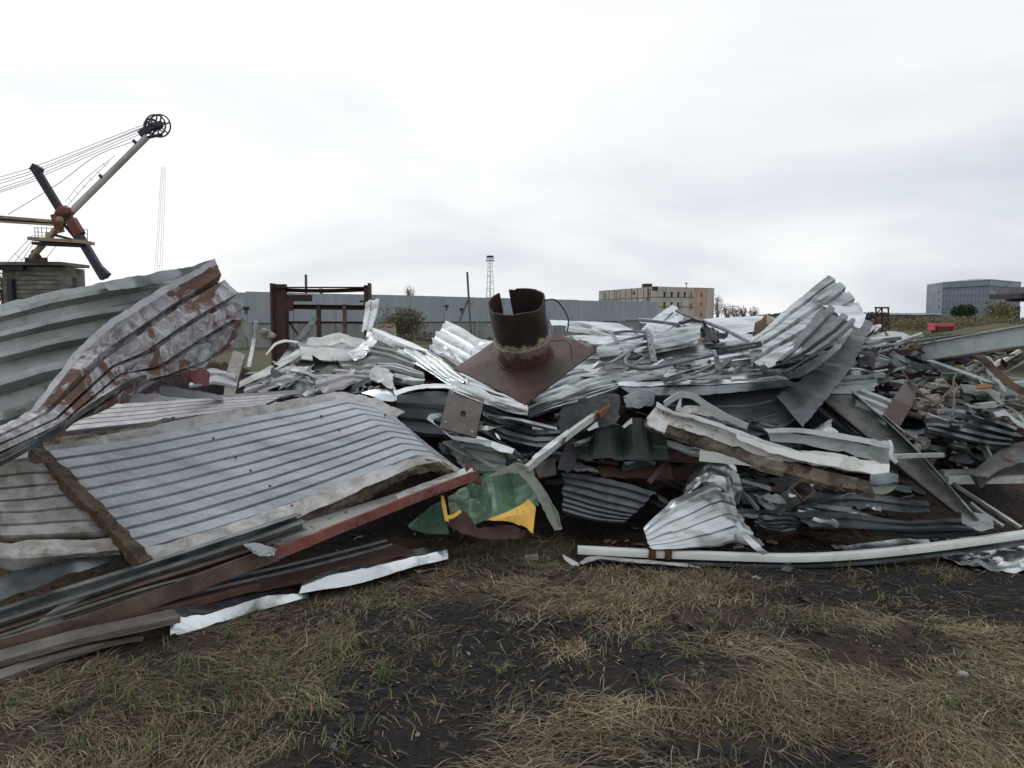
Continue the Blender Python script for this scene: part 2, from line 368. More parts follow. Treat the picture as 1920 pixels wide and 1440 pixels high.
MT['girder'] = surf('pale_blue_grey_girder', (.38, .43, .43), (.46, .51, .51), .0, .5, ns=3, bump=.08, rust=.06, dirt=.3, dirtc=(.28, .29, .26))
MT['dark'] = surf('blackened_steel', (.02, .022, .024), (.05, .052, .055), .4, .5, ns=5, bump=.3)
MT['tube'] = surf('grey_conduit', (.13, .14, .16), (.22, .23, .25), .5, .42, ns=8, bump=.15, dirt=.3)
MT['browngrey'] = surf('grey_brown_plate', (.075, .064, .052), (.115, .10, .085), .2, .5, ns=6, bump=.2, dirt=.3, dirtc=(.06, .05, .04))
MT['wood'] = surf('grey_board', (.09, .08, .07), (.17, .15, .13), 0, .85, ns=6, bump=.5, bs=60, stretch=(1, 1, 6))
MT['stone'] = surf('rubble', (.28, .25, .21), (.44, .40, .34), 0, .95, ns=8, bump=.8, bs=40, dirt=.35, dirtc=(.14, .11, .09))
MT['whitefoam'] = surf('white_foam', (.55, .55, .45), (.68, .68, .60), 0, .9, ns=8, bump=.5, bs=40, dirt=.3, dirtc=(.3, .28, .18))
MT['yellowfoam'] = surf('yellowed_foam', (.30, .28, .14), (.42, .39, .22), 0, .95, ns=8, bump=.5)
MT['orange'] = surf('orange_rust', (.20, .085, .03), (.27, .12, .045), 0, .8)
MT['redpaint'] = surf('bright_red_paint', (.55, .07, .10), (.62, .09, .12), 0, .45, ns=1)
MT['black'] = surf('dark_interior', (.012, .011, .011), (.02, .018, .018), 0, .9)
MT['concretewall'] = surf('painted_concrete_wall', (.265, .305, .335), (.32, .36, .39), 0, .8, ns=.35, bump=.1, bs=6, dirt=.25, dirtc=(.19, .21, .225), stretch=(3, 3, .7))
MT['plinth'] = surf('grey_plinth', (.20, .215, .21), (.27, .285, .27), 0, .9, ns=.8, bs=6, dirt=.4, dirtc=(.15, .15, .13))
MT['ruin'] = surf('grimy_concrete_panels', (.42, .39, .345), (.52, .485, .43), 0, .9, ns=.12, bs=2, dirt=.45, dirtc=(.22, .195, .17), stretch=(3, 3, .5))
MT['ruinbrick'] = surf('orange_brick', (.42, .28, .20), (.50, .35, .26), 0, .9, ns=.2, bs=2, dirt=.3, dirtc=(.2, .14, .1), stretch=(3, 3, .6))
MT['glassb'] = surf('blue_grey_cladding', (.13, .165, .215), (.165, .20, .25), .1, .4, ns=.1, bs=1, dirt=.3, dirtc=(.12, .15, .19))
MT['glassd'] = surf('grey_blue_glazing', (.125, .155, .20), (.165, .195, .24), .1, .35, ns=.1, bs=1)
MT['glassl'] = surf('pale_cladding', (.24, .28, .33), (.28, .32, .37), .1, .4, ns=.1, bs=1)
MT['cranewhite'] = surf('crane_white_paint', (.42, .41, .36), (.52, .51, .46), 0, .55, ns=.6, bs=4, rust=.15, rs=1.2, rustc=(.25, .15, .08), dirt=.3, dirtc=(.3, .26, .2))
MT['cranetan'] = surf('crane_tan_paint', (.26, .18, .11), (.38, .29, .18), 0, .65, ns=1, bs=4, rust=.4, rs=1.5, rustc=(.2, .09, .04))
MT['cranedark'] = surf('crane_dark_paint', (.022, .018, .03), (.05, .04, .055), .1, .6, ns=1, bs=4)
MT['cranered'] = surf('crane_red_paint', (.12, .032, .022), (.17, .055, .035), 0, .6, ns=1, bs=4)
MT['slatw'] = surf('weathered_cab_slats', (.14, .135, .12), (.27, .265, .24), 0, .85, ns=1.2, bs=8, dirt=.55, dirtc=(.10, .085, .06))
MT['bark'] = surf('bare_twigs', (.12, .09, .075), (.20, .16, .135), 0, .9)
MT['webdark'] = surf('dirty_grey_web', (.11, .115, .105), (.20, .205, .19), .15, .6, ns=5, bump=.3, rust=.32, rs=7, rustc=(.15, .08, .05), dirt=.5, dirtc=(.08, .075, .06))
MT['mast'] = surf('haze_pale_mast', (.86, .86, .87), (.90, .90, .91), 0, .7, ns=.1)  # near-white stands in for haze on the far lattice tower
def attr_mat(name, rough=.9, bump=.0, bs=30, tex=0.0, transl=0.0):
    m, t, b = nodes(name); a_ = t.nodes.new('ShaderNodeAttribute'); a_.attribute_name = 'Col'
    b.inputs['Roughness'].default_value = rough; b.inputs['Specular IOR Level'].default_value = .2
    src = a_.outputs['Color']
    tc_ = t.nodes.new('ShaderNodeTexCoord')
    if tex:
        n_ = t.nodes.new('ShaderNodeTexNoise'); n_.inputs['Scale'].default_value = bs; n_.inputs['Detail'].default_value = 8; n_.inputs['Roughness'].default_value = .75; t.links.new(tc_.outputs['Object'], n_.inputs[0])
        r_ = t.nodes.new('ShaderNodeValToRGB'); t.links.new(n_.outputs['Fac'], r_.inputs[0]); r_.color_ramp.elements[0].position = .3; r_.color_ramp.elements[0].color = (1-tex, 1-tex, 1-tex, 1); r_.color_ramp.elements[1].position = .75; r_.color_ramp.elements[1].color = (1+tex*1.6, 1+tex*1.5, 1+tex*1.4, 1)
        x = t.nodes.new('ShaderNodeMix'); x.data_type = 'RGBA'; x.blend_type = 'MULTIPLY'; x.inputs[0].default_value = 1; t.links.new(src, x.inputs[6]); t.links.new(r_.outputs[0], x.inputs[7]); src = x.outputs[2]
    t.links.new(src, b.inputs['Base Color'])
    if bump:
        n_ = t.nodes.new('ShaderNodeTexNoise'); n_.inputs['Scale'].default_value = bs*1.3; n_.inputs['Detail'].default_value = 8; n_.inputs['Roughness'].default_value = .7; t.links.new(tc_.outputs['Object'], n_.inputs[0])
        bp = t.nodes.new('ShaderNodeBump'); bp.inputs['Strength'].default_value = bump; bp.inputs['Distance'].default_value = .03; t.links.new(n_.outputs['Fac'], bp.inputs['Height']); t.links.new(bp.outputs[0], b.inputs['Normal'])
    return m
MT['soil'] = attr_mat('burnt_soil', .95, 1.0, 22, .45)
MT['straw'] = attr_mat('dry_straw', .75)
MT['leaf'] = attr_mat('leaves', .7)
# ------------------------------------------------------------------ ground
def axis_grid(fine0, fine1, step, far0, far1, g=1.16):
    a_ = list(np.arange(fine0, fine1, step)); s = step
    x = fine1; hi = []
    while x < far1: hi.append(x); s *= g; x += s
    hi.append(far1); s = step; x = fine0; lo = []
    while x > far0: s *= g; x -= s; lo.append(max(x, far0))
    return np.array(sorted(set(np.round(lo+a_+hi, 4))))
def hgt(x, y):
    p = np.stack([x, y, x*0], -1)
    near = np.clip(1-(np.hypot(x, y)-12)/20, 0, 1)
    h = near*(.030*fbm(p*1.3, 41, 2)+.016*fbm(p*6, 42, 3)+.006*vn(p*25, 45))
    # heap of dark rubble under the sheets
    m = np.clip((y-5.75)/1.9, 0, 1)*np.clip((10.5-y)/2, 0, 1)*np.clip((x+5.5)/1.0, 0, 1)*np.clip((4.9-x)/1.2, 0, 1)
    m = m*m*(3-2*m)
    h = h+m*(.98+.12*fbm(p*2.3, 44, 3))
    ml = np.clip((y-4.35-.15*(x+3))/1.3, 0, 1)*np.clip((9-y)/2, 0, 1)*np.clip((-1.5-x)/1.2, 0, 1)
    h = np.maximum(h, ml*ml*(3-2*ml)*.38+.03*fbm(p*3, 47, 2)*ml)
    # grassy rise far right
    q = np.clip((x-11)/9, 0, 1)*np.clip((y-24)/8, 0, 1)*np.clip((90-y)/30, 0, 1)
    h = h+q*(1.1+.3*fbm(p*.2, 46, 3))
    return h
gx = axis_grid(-6.5, 6.5, .04, -900, 900); gy = axis_grid(1.6, 8.5, .04, -60, 2500)
GX, GY = np.meshgrid(gx, gy); GZ = hgt(GX, GY)
Pg = np.stack([GX, GY, GX*0], -1)
def blackness(x, y):
    p = np.stack([x, y, x*0], -1)
    b = .8*fbm(p*np.array([.75, 1.1, 1])+np.array([3.3, 1.2, 0]), 51, 3)+.55*fbm(p*3.3, 52, 3)
    # the burnt patches of the photograph, as places on the ground
    for cx, cy, rx, ry, s in ((-.55, 3.25, .80, .55, 1.2), (-1.9, 3.7, .8, .3, .6), (.35, 3.95, .7, .25, .5), (.75, 2.75, .45, .2, .7), (2.0, 4.5, 1.6, .3, .3), (.05, 3.5, .3, .4, .5)):
        b = b+s*np.exp(-(((x-cx)/rx)**2+((y-cy)/ry)**2)*1.2)
    for cx, cy, rx, ry, s in ((-1.3, 3.45, .45, .35, .7), (1.2, 3.1, .8, .35, .7), (-.1, 4.6, .9, .25, .6), (2.6, 3.3, .8, .4, .3), (.2, 2.85, .4, .3, .5)):
        b = b-s*np.exp(-(((x-cx)/rx)**2+((y-cy)/ry)**2)*1.2)
    return np.clip(b*1.2+.14, 0, 1)
bk = blackness(GX, GY)[..., None]
far = np.clip((GY-10.5)/3, 0, 1)[..., None]
brown = np.array([.080, .060, .044]); red = np.array([.078, .048, .036]); blk = np.array([.026, .024, .024])
rn = np.clip(fbm(Pg*1.9, 53, 3)[..., None]*.7+.5, 0, 1)
colr = (brown*(1-rn)+red*rn)*(1-bk)+blk*bk
grs = np.array([.085, .09, .052]); grs2 = np.array([.13, .115, .075]); gn = np.clip(fbm(Pg*.25, 54, 4)[..., None]*.6+.5, 0, 1)
colr = colr*(1-far)+(grs*(1-gn)+grs2*gn)*far
ground = mk('ground', np.stack([GX, GY, GZ], -1).reshape(-1, 3), grid_faces(len(gy), len(gx)), MT['soil'], ang=0, col=colr.reshape(-1, 3), base=(0, 0, 0)); struct(ground)
ground.data.polygons.foreach_set('use_smooth', np.ones(len(ground.data.polygons), bool))
# ------------------------------------------------------------------ grass, straw, litter (nobody could count it)
def blades(name, x, y, length, wid, elev, az, col, z0=None, bendf=.5):
    n = len(x); z = hgt(x, y) if z0 is None else z0
    d = np.stack([np.cos(az)*np.cos(elev), np.sin(az)*np.cos(elev), np.sin(elev)], -1)
    s = np.stack([-np.sin(az), np.cos(az), np.zeros(n)], -1)*wid[:, None]
    b0 = np.stack([x, y, z+.002], -1)
    m = b0+d*(length*.5)[:, None]+np.stack([np.zeros(n), np.zeros(n), length*.10*bendf], -1)
    drop = np.stack([np.cos(az+.5)*length*.1, np.sin(az+.5)*length*.1, -length*.22*bendf], -1)
    tpt = b0+d*length[:, None]+drop
    tpt[:, 2] = np.maximum(tpt[:, 2], z+.004)
    V = np.stack([b0-s*.5, b0+s*.5, m+s*.5, m-s*.5, tpt], 1).reshape(-1, 3)
    i = np.arange(n)*5
    F3 = np.concatenate([np.stack([i, i+1, i+2], 1), np.stack([i, i+2, i+3], 1), np.stack([i+3, i+2, i+4], 1)])
    return mk(name, V, F3, MT['straw'], ang=0, col=np.repeat(col, 5, 0), base=(0, 3, 0))
def scatter(n, x0, x1, y0, y1, pw=1.0):
    y = y0+(y1-y0)*rng.random(n)**pw; x = x0+(x1-x0)*rng.random(n)
    k = np.abs(x) < (y*.66+1.1); return x[k], y[k]
def dens(x, y):
    p = np.stack([x, y, x*0], -1)
    return np.clip(.85-1.25*blackness(x, y)+.95*fbm(p*3.4, 61, 4), 0, 1)
def front(x): return np.where(x < -.2, 3.42+1.07*(x+2.19), 5.75)
# lying straw
x, y = scatter(390000, -5.2, 5.4, 2.35, 6.2, 1.25); k = rng.random(len(x)) < dens(x, y)*.85+.03
frontl = y < front(x) # keep the straw out from under the left-hand boards
x, y = x[k & frontl], y[k & frontl]; n = len(x)
p2 = np.stack([x, y, x*0], -1)
flow = 2.2*fbm(p2*1.1, 62, 2)
az = flow+rng.normal(0, .65, n)+(rng.random(n) < .5)*math.pi
ln = rng.gamma(2.4, .026, n)+.02; el = np.abs(rng.normal(.06, .15, n))
tone = np.clip(rng.normal(.60, .33, n)+.25*fbm(p2*2.5, 63, 2), .1, 1.3)[:, None]
cst = np.array([.37, .31, .195])*tone; mixr = np.clip(rng.normal(.25, .3, n)+.4*fbm(p2*1.4+5, 64, 2), 0, 1)[:, None]
cst = cst*(1-mixr)+np.array([.17, .10, .065])*tone*mixr
straw = blades('dry_straw', x, y, ln, rng.uniform(.0016, .0042, n), el, az, cst); tag(straw, 'dry beige straw lying over the burnt soil in front of the scrap heap', 'dry grass'); struct(straw, 'stuff')
# standing stems
x, y = scatter(14000, -5, 5.4, 2.4, 6.0, 1.1); k = rng.random(len(x)) < dens(x, y)*.5; fl = y < front(x)-.1; x, y = x[k & fl], y[k & fl]; n = len(x)
tone = rng.uniform(.5, 1.15, n)[:, None]
stems = blades('standing_straw', x, y, rng.uniform(.03, .13, n), rng.uniform(.0015, .003, n), rng.uniform(.7, 1.5, n), rng.uniform(0, 6.28, n), np.array([.32, .27, .165])*tone, bendf=1.0); tag(stems, 'short upright dry grass stems scattered over the burnt soil', 'grass stems'); struct(stems, 'stuff')
# green shoots: mostly left of the middle
xs, ys, cs, ls = [], [], [], []
for i in range(300):
    if i < 160: cx, cy = rng.normal(-1.05, .5), rng.normal(3.45, .35)
    elif i < 200: cx, cy = rng.normal(-1.9, .5), rng.normal(3.1, .3)
    elif i < 250: cx, cy = rng.normal(1.7, .7), rng.normal(4.0, .4)
    else: cx, cy = rng.uniform(-2, 2.5), rng.uniform(2.5, 5)
    if cy > float(front(np.array([cx]))[0])-.1: continue
    m = rng.integers(4, 16); xs.append(cx+rng.normal(0, .022, m)); ys.append(cy+rng.normal(0, .022, m)); ls.append(rng.uniform(.03, .10, m)*rng.uniform(.6, 1.2)); cs.append(np.tile(np.array([.10, .13, .055])*rng.uniform(.6, 1.3)*np.array([rng.uniform(.8, 1.5), 1, 1]), (m, 1)))
x = np.concatenate(xs); y = np.concatenate(ys); ln = np.concatenate(ls); cg = np.concatenate(cs); k = y > 2.3; x, y, ln, cg = x[k], y[k], ln[k], cg[k]; n = len(x)
green = blades('green_grass', x, y, ln, rng.uniform(.003, .006, n), rng.uniform(.5, 1.45, n), rng.uniform(0, 6.28, n), cg, bendf=1.0); tag(green, 'fresh green grass shoots coming up between the straw and burnt soil', 'grass'); struct(green, 'stuff')
# crumbs: leaf flakes, chips of coal and grit
x, y = scatter(60000, -4.6, 6, 2.35, 8.6, 1.1); n = len(x)
tone = rng.random(n)[:, None]; cc = np.where(tone > .94, np.array([.22, .20, .17]), np.where(tone > .5, np.array([.085, .06, .04]), np.array([.02, .019, .02])))*rng.uniform(.5, 1.2, n)[:, None]
ln = rng.gamma(2, .005, n)+.004
grit = blades('soil_litter', x, y, ln, ln*rng.uniform(.4, .9, n), rng.uniform(-.1, .8, n), rng.uniform(0, 6.28, n), cc); tag(grit, 'dead leaf flakes and coal crumbs strewn over the burnt soil', 'litter'); struct(grit, 'stuff')
parts = []
for i in range(150):
    yy = 2.4+5.5*rng.random(); xx = rng.uniform(-.64*yy, .64*yy+1); r = rng.gamma(2, .0032)+.003
    V, Fs = lump_geo((xx, yy, float(hgt(np.array([xx]), np.array([yy]))[0])+r*.4), r, i, 5, .3, (1, rng.uniform(.6, 1.2), .7)); parts.append((V, Fs))
V, Fs = join(parts); o = mk('gravel', V, Fs, MT['browngrey'], base=(0, 0, 0)); tag(o, 'small stones and clods scattered over the burnt soil', 'gravel'); struct(o, 'stuff')
V, Fs = lump_geo(A(1806, 1264, 3.45), .02, 91, 8, .2, (1.2, .8, .7)); tag(mk('pebble', V, Fs, MT['whiteold']), 'pale pebble lying alone in the straw at the lower right', 'stone')
# ------------------------------------------------------------------ far wall
def wall_pt(px): # d along the wall from its near left end to its far right end
    x0, d0, x1, d1 = 205., 37.5, 1232., 70.
    s = (px-x0)/(x1-x0); inv = 1/d0+s*(1/d1-1/d0); return np.array([(px-960)/FPX*(1/inv), 1/inv, 0])
Wa, Wb = wall_pt(150), wall_pt(1232); WL = np.linalg.norm(Wb-Wa); wd = (Wb-Wa)/WL; wn = np.array([wd[1], -wd[0], 0]); wrz = math.atan2(wd[1], wd[0])
wall = thing('concrete_wall', 'long blue-grey concrete wall running behind the scrap heap', 'wall', Wa)
np_ = 17; pl = WL/np_; HW = 2.92
pan = None
for i in range(np_):
    c_ = Wa+wd*(pl*(i+.5))
    if pan is None:
        V, Fs = box_geo(c_+np.array([0, 0, 1.3+(HW-1.3)/2]), (pl-.025, .16, HW-1.3), wrz); pan = mk('panel', V, Fs, MT['concretewall'], wall, ang=0); low = None
        V, Fs = box_geo(c_+np.array([0, 0, .6])+wn*.10, (pl-.02, .2, 1.24), wrz); low = mk('plinth', V, Fs, MT['plinth'], wall, ang=0)
        V, Fs = box_geo(c_+np.array([0, 0, .66])-wd*pl/2+wn*.16, (.22, .25, 1.32), wrz); pier = mk('pier', V, Fs, MT['plinth'], wall, ang=0)
        V, Fs = box_geo(c_+np.array([0, 0, 1.27])+wn*.14, (pl, .18, .07), wrz); ledge = mk('ledge', V, Fs, MT['dark'], wall, ang=0)
    else:
        for src in (pan, low, pier, ledge):
            o = src.copy(); C.objects.link(o); o.parent = wall; o.location = tuple(wd*pl*i+np.array([0, 0, rng.uniform(-.03, .03) if src is pan else 0])+wn*(rng.uniform(-.015, .015) if src is pan else 0))
# sprayed dark marks left on the wall
for q in ((462, 578), (836, 574), (864, 580)):
    b_ = wall_pt(q[0]); z = CAMZ+(A(q[0], q[1], b_[1])[2]-CAMZ); V, Fs = box_geo(b_+np.array([0, 0, z])+wn*.1, (.34, .03, .16), wrz)
    V2, F2 = box_geo(b_+np.array([0, 0, z-.16])+wn*.1, (.10, .03, .26), wrz); V, Fs = join([(V, Fs), (V2, F2)])
    mk('bracket', V, Fs, MT['dark'], wall, ang=0)
# ------------------------------------------------------------------ floodlight mast, poles
def pipeV(a_, b_, r, n=8): return bar_geo([a_, b_], sec_tube(r, n))
def zpx(px, py, d): return A(px, py, d)
d0 = 150; mast = thing('floodlight_mast', 'slim lattice floodlight mast rising behind the wall left of the rusty pipe', 'mast', A(919, 612, d0)*np.array([1, 1, 0]))
s_ = d0/FPX; b_ = A(919, 640, d0); b_[2] = 0; top = A(919, 489, d0)
ps = []
for dx in (-3.8, 3.8):
    for dy in (-.5, .5): ps.append(pipeV(b_+[dx*s_, dy, 0], top+[dx*s_*.95, dy, 0], .035))
for i in range(10):
    f0, f1 = i/10, (i+1)/10; p0 = b_+(top-b_)*f0; p1 = b_+(top-b_)*f1; sg = 1 if i % 2 else -1
    ps.append(pipeV(p0+[sg*3.8*s_, -.5, 0], p1+[-sg*3.8*s_, -.5, 0], .02, 5)); ps.append(pipeV(p1+[3.8*s_, -.5, 0], p1+[-3.8*s_, -.5, 0], .03, 5))
V, Fs = join(ps); mk('lattice', V, Fs, MT['primer'], mast)
V, Fs = join([pipeV(b_, top, .06)]); mk('ladder', V, Fs, MT['dark'], mast)
V, Fs = join([box_geo(top+[0, 0, 0], (15*s_, 1.4, .12)), box_geo(top+[0, -.7, .45], (15*s_, .05, .05)), box_geo(top+[0, .7, .45], (15*s_, .05, .05))]+[box_geo(top+[q*s_, -.7, .25], (.06, .06, .5)) for q in (-7, -3.5, 0, 3.5, 7)]); mk('platform', V, Fs, MT['tube'], mast)
for q in (-4.5, -1.5, 1.5, 4.5):
    V, Fs = join([box_geo(A(919+q, 481, d0), (.26, .3, .34), q*.2), box_geo(A(919+q, 486, d0), (.06, .06, .7))]); mk('floodlight', V, Fs, MT['dark'], mast)
pole = thing('braced_pole', 'thin leaning pole with a diagonal brace in front of the wall', 'pole', A(884, 660, 33)*np.array([1, 1, 0]))
a_ = A(886, 665, 33); a_[2] = 0
mk('pole_shaft', *bar_geo([a_, A(879, 560, 33), A(876, 510, 33)], sec_tube(.045), n=6), MT['wood'], pole); mk('brace', *pipeV(A(862, 602, 33), A(879, 558, 33), .035), MT['wood'], pole)
a_ = A(574, 560, 60); a_[2] = 0
tag(mk('utility_pole', *join([pipeV(a_, A(573.5, 515, 60), .10)]), MT['wood']), 'short wooden pole standing behind the wall above the rusty frame', 'pole')
# far lattice tower; the haze over it is put into its near-white colour
d0 = 420; b_ = A(292, 600, d0); b_[2] = 0; top = A(307, 312, d0); ps = []
for sx in (-1, 1):
    for sy in (-1, 1): ps.append(pipeV(b_+[sx*1.5, sy*1.5, 0], top+[sx*.8, sy*.8, 0], .10, 6))
for i in range(14):
    p0 = b_+(top-b_)*(i/14); p1 = b_+(top-b_)*((i+1)/14); w0 = 1.5-.7*i/14; sg = 1 if i % 2 else -1
    ps.append(pipeV(p0+[sg*w0, -1.3, 0], p1+[-sg*w0, -1.3, 0], .045, 4)); ps.append(pipeV(p0+[-sg*w0, -1.3, 0], p0+[sg*w0, -1.3, 0], .04, 4))
V, Fs = join(ps); tag(mk('lattice_tower', V, Fs, MT['mast']), 'very pale tall lattice tower fading into the bright sky beside the crane boom', 'tower')
# ------------------------------------------------------------------ rusty steel frame
D_ = 20.0; fr = thing('rusty_rack', 'dark rust-brown steel frame standing open in front of the long wall', 'steel frame', A(600, 720, D_)*np.array([1, 1, 0]))
px1 = D_/FPX
def fpost(x0, x1, y0, y1, dep=.25, m='rustframe', nm='post', dd=0):
    a_ = A((x0+x1)/2, y0, D_+dd); b_ = a_*np.array([1, 1, 0]); c_ = (a_+b_)/2; wd_ = abs(x1-x0)*px1; h_ = a_[2]-b_[2]
    V, Fs = box_geo(c_, (wd_*.8, dep, h_)); return mk(nm, V, Fs, MT[m], fr, ang=0)
def fbeam(x0, y0, x1, y1, th, dep=.2, m='rustframe', nm='beam', dd=0, sag=0):
    a_, b_ = A(x0, y0, D_+dd), A(x1, y1, D_+dd); mid = (a_+b_)/2-np.array([0, 0, sag]); V, Fs = bar_geo([a_, mid, b_], sec_chan(dep, th*px1, .012), n=9); return mk(nm, V, Fs, MT[m], fr)
V, Fs = box_geo((A(523.5, 533, D_)+A(523.5, 533, D_)*np.array([1, 1, 0]))/2, (26*px1, .16, A(523, 533, D_)[2])); mk('post', V, Fs, MT['rustframe'], fr)
V, Fs = box_geo((A(511.5, 532, D_)+A(511.5, 532, D_)*np.array([1, 1, 0]))/2, (4*px1, .34, A(523, 531, D_)[2])); mk('flange', V, Fs, MT['rustd'], fr)
fpost(683, 693, 535, 900, .3)
mk('flange', *box_geo((A(693, 531, D_)+A(693, 531, D_)*np.array([1, 1, 0]))/2, (3*px1, .34, A(693, 531, D_)[2])), MT['rustd'], fr)
fbeam(520, 539, 692, 539, 2.0, .3); fbeam(518, 543.5, 690, 543, 7, .14, sag=.03); fbeam(530, 575, 690, 577, 9, .14); fbeam(530, 604, 690, 605, 4, .1)
V, Fs = box_geo(A(560, 559, D_), (50*px1, .06, 12*px1)); mk('gusset', V, Fs, MT['rustframe'], fr)
V, Fs = box_geo(A(540, 572, D_-.05), (20*px1, .05, 22*px1)); mk('gusset', V, Fs, MT['rustframe'], fr)
V, Fs = box_geo(A(679, 565, D_), (9*px1, .1, 3*px1)); mk('gusset', V, Fs, MT['rustframe'], fr)
fpost(593, 602, 571, 900, .12); fpost(642, 650, 570, 900, .12, 'brownbeam'); fpost(538, 541, 572, 900, .1, nm='stiffener')
fbeam(540, 602, 560, 628, 3, .05, nm='strut'); 
# ------------------------------------------------------------------ boulders and rubble in front of the wall
def lump(name, label, c_, r, mat, cat, seed, group=None, sq=(1, 1, .8), am=.4):
    V, Fs = lump_geo(c_, r, seed, 12, am, sq); return tag(mk(name, V, Fs, MT[mat], ang=35), label, cat, group)
for i, (px, py, r) in enumerate(((497, 622, 11), (507, 628, 9))):
    lump('boulder', ('pale tan rubble block left of the rusty frame post', 'smaller tan block against the foot of the rusty frame post')[i], A(px, py+3, 19), r*19/FPX, 'stone', 'rubble', 11+i)
bw = thing('brick_ruin', 'low broken brick stub with white base right of the rusty frame', 'wall stub', A(725, 640, 22)*np.array([1, 1, 0]))
V, Fs = box_geo(A(722, 636, 22), (38*22/FPX, .4, .62)); mk('base', V, Fs, MT['whiteold'], bw, ang=0)
for r_ in range(3):
    for c_ in range(7-r_):
        V, Fs = box_geo(A(707+c_*5.2+r_*5, 613.5-r_*2.6, 22)+[0, rng.uniform(-.05, .05), 0], (.07, .12, .035), rng.uniform(-.2, .2)); mk('brick', V, Fs, MT['ruinbrick'], bw, ang=0)
# ------------------------------------------------------------------ vegetation
def leafcloud(name, label, c_, rad, n, col, size, seed, cat='bush', kind=None, mid=None, twigs=40, shape=None):
    r_ = np.random.default_rng(seed); c_ = np.array(c_, float); rad = np.array(rad, float)
    root = c_-np.array([0, 0, rad[2]])
    ps = []
    for i in range(twigs):
        v = r_.normal(0, 1, 3); v /= np.linalg.norm(v); v[2] = abs(v[2])*1.1-.05; e = c_+v*rad*r_.uniform(.5, 1.02); e[2] = max(e[2], root[2]+.1)
        m_ = root*.5+e*.5+r_.normal(0, .06, 3)*rad; ps.append(bar_geo([root+r_.normal(0, .12, 3)*rad*[1, 1, 0], m_, e], sec_tube(size*.16, 3), n=4))
    p = r_.normal(0, 1, (n*2, 3)); p /= np.linalg.norm(p, axis=1, keepdims=True); p *= (r_.random((n*2, 1))**.45)
    cl = fbm(p*2.4+seed, seed, 3); p = p[cl > -.32][:n]; cl = fbm(p*2.4+seed, seed, 3)
    p = p*rad*(1+.22*fbm(p*1.5+seed*2, seed, 2))[:, None]+c_; p[:, 2] = np.maximum(p[:, 2], root[2]+.02); n = len(p)
    u = r_.normal(0, 1, (n, 3)); u /= np.linalg.norm(u, axis=1, keepdims=True); v = np.cross(u, r_.normal(0, 1, (n, 3))); v /= np.linalg.norm(v, axis=1, keepdims=True)+1e-6
    s_ = size*r_.uniform(.5, 1.3, (n, 1)); V = np.stack([p-u*s_*.5, p+v*s_*.35, p+u*s_*.5, p-v*s_*.35], 1).reshape(-1, 3); F4 = np.arange(n*4).reshape(-1, 4)
    cc = np.array(col)[None]*r_.uniform(.55, 1.35, (n, 1))*(1+.3*cl[:, None]); cc = cc*np.array([1, 1, 1])+r_.normal(0, .012, (n, 3)); cc = np.clip(cc, .005, 1)
    if kind:
        o = mk(name, V, F4, MT['leaf'], ang=0, col=np.repeat(cc, 4, 0), base=root); tag(o, label, cat); struct(o, kind); return o
    t_ = thing(name, label, cat, root)
    mk('foliage', V, F4, MT['leaf'], t_, ang=0, col=np.repeat(cc, 4, 0)); Vt, Ft = join(ps); mk('stems', Vt, Ft, MT['bark'], t_); return t_
leafcloud('bush', 'grey-green bush growing at the foot of the long wall', A(757, 604, 30), (46*30/FPX, .8, 33*30/FPX), 2600, (.13, .135, .075), .075, 5, twigs=120)
leafcloud('undergrowth', 'low brown-green weeds at the wall foot right of the bush', A(800, 632, 26), (70*26/FPX, 2.0, 9*26/FPX), 1800, (.13, .11, .07), .07, 6, kind='stuff', cat='weeds')
def bare_tree(name, label, px, py0, h_px, d, seed, group=None, spread=.34, lean=0, col='bark'):
    r_ = np.random.default_rng(seed); H = h_px*d/FPX; b_ = A(px, py0, d); ps = []
    b0 = b_.copy(); b0[2] = 0
    if b_[2] > .3: ps.append(('t', bar_geo([b0, b_], sec_tube(H*.022, 6))))
    def br(p, dr, ln, rad, lv):
        e = p+dr*ln; ps.append(('t' if lv == 0 else 'b', bar_geo([p, (p+e)/2+r_.normal(0, ln*.05, 3), e], sec_tube(max(rad, H*.0045), 4 if lv else 6), n=3)))
        if lv >= 4: return
        for i in range(4 if lv < 3 else 5):
            d2 = dr+r_.normal(0, spread*(1+.25*lv), 3); d2[2] = abs(d2[2])*.8+.25; d2 /= np.linalg.norm(d2)
            br(p+dr*ln*r_.uniform(.45, 1), d2, ln*r_.uniform(.5, .75), rad*.55, lv+1)
    br(b_, np.array([lean, 0, 1.]), H*.34, H*.018, 0)
    t_ = thing(name, label, 'tree', b0, group)
    V, Fs = join([q for k_, q in ps if k_ == 't']); mk('trunk', V, Fs, MT[col], t_)
    V, Fs = join([q for k_, q in ps if k_ == 'b']); mk('crown', V, Fs, MT[col], t_); return t_
def twiggy(px, base, h_, d_, lb, seed, grp=None, n=330):
    c_ = A(px, base-h_*.42, d_); hh = h_*d_/FPX
    t_ = leafcloud('bare_tree', lb, c_, (hh*(.2 if h_ > 50 else .36), hh*.3, hh*.42), n, (.42, .37, .34), .3*d_/190, seed, cat='tree', twigs=26)
    if grp: t_['group'] = grp
    for ch in list(t_.children): ch.name = 'crown' if ch.name.startswith('foliage') else 'branches'
    b0 = c_.copy(); b0[2] = 0; mk('trunk', *bar_geo([b0, c_], sec_tube(.14*d_/190, 6)), MT['bark'], t_)
twiggy(768, 562, 32, 78, 'small bare tree showing above the wall left of the leaning pole', 71, None, 160)
twiggy(602, 552, 16, 78, 'tiny bare treetop showing behind the rusty rack', 72, None, 80)
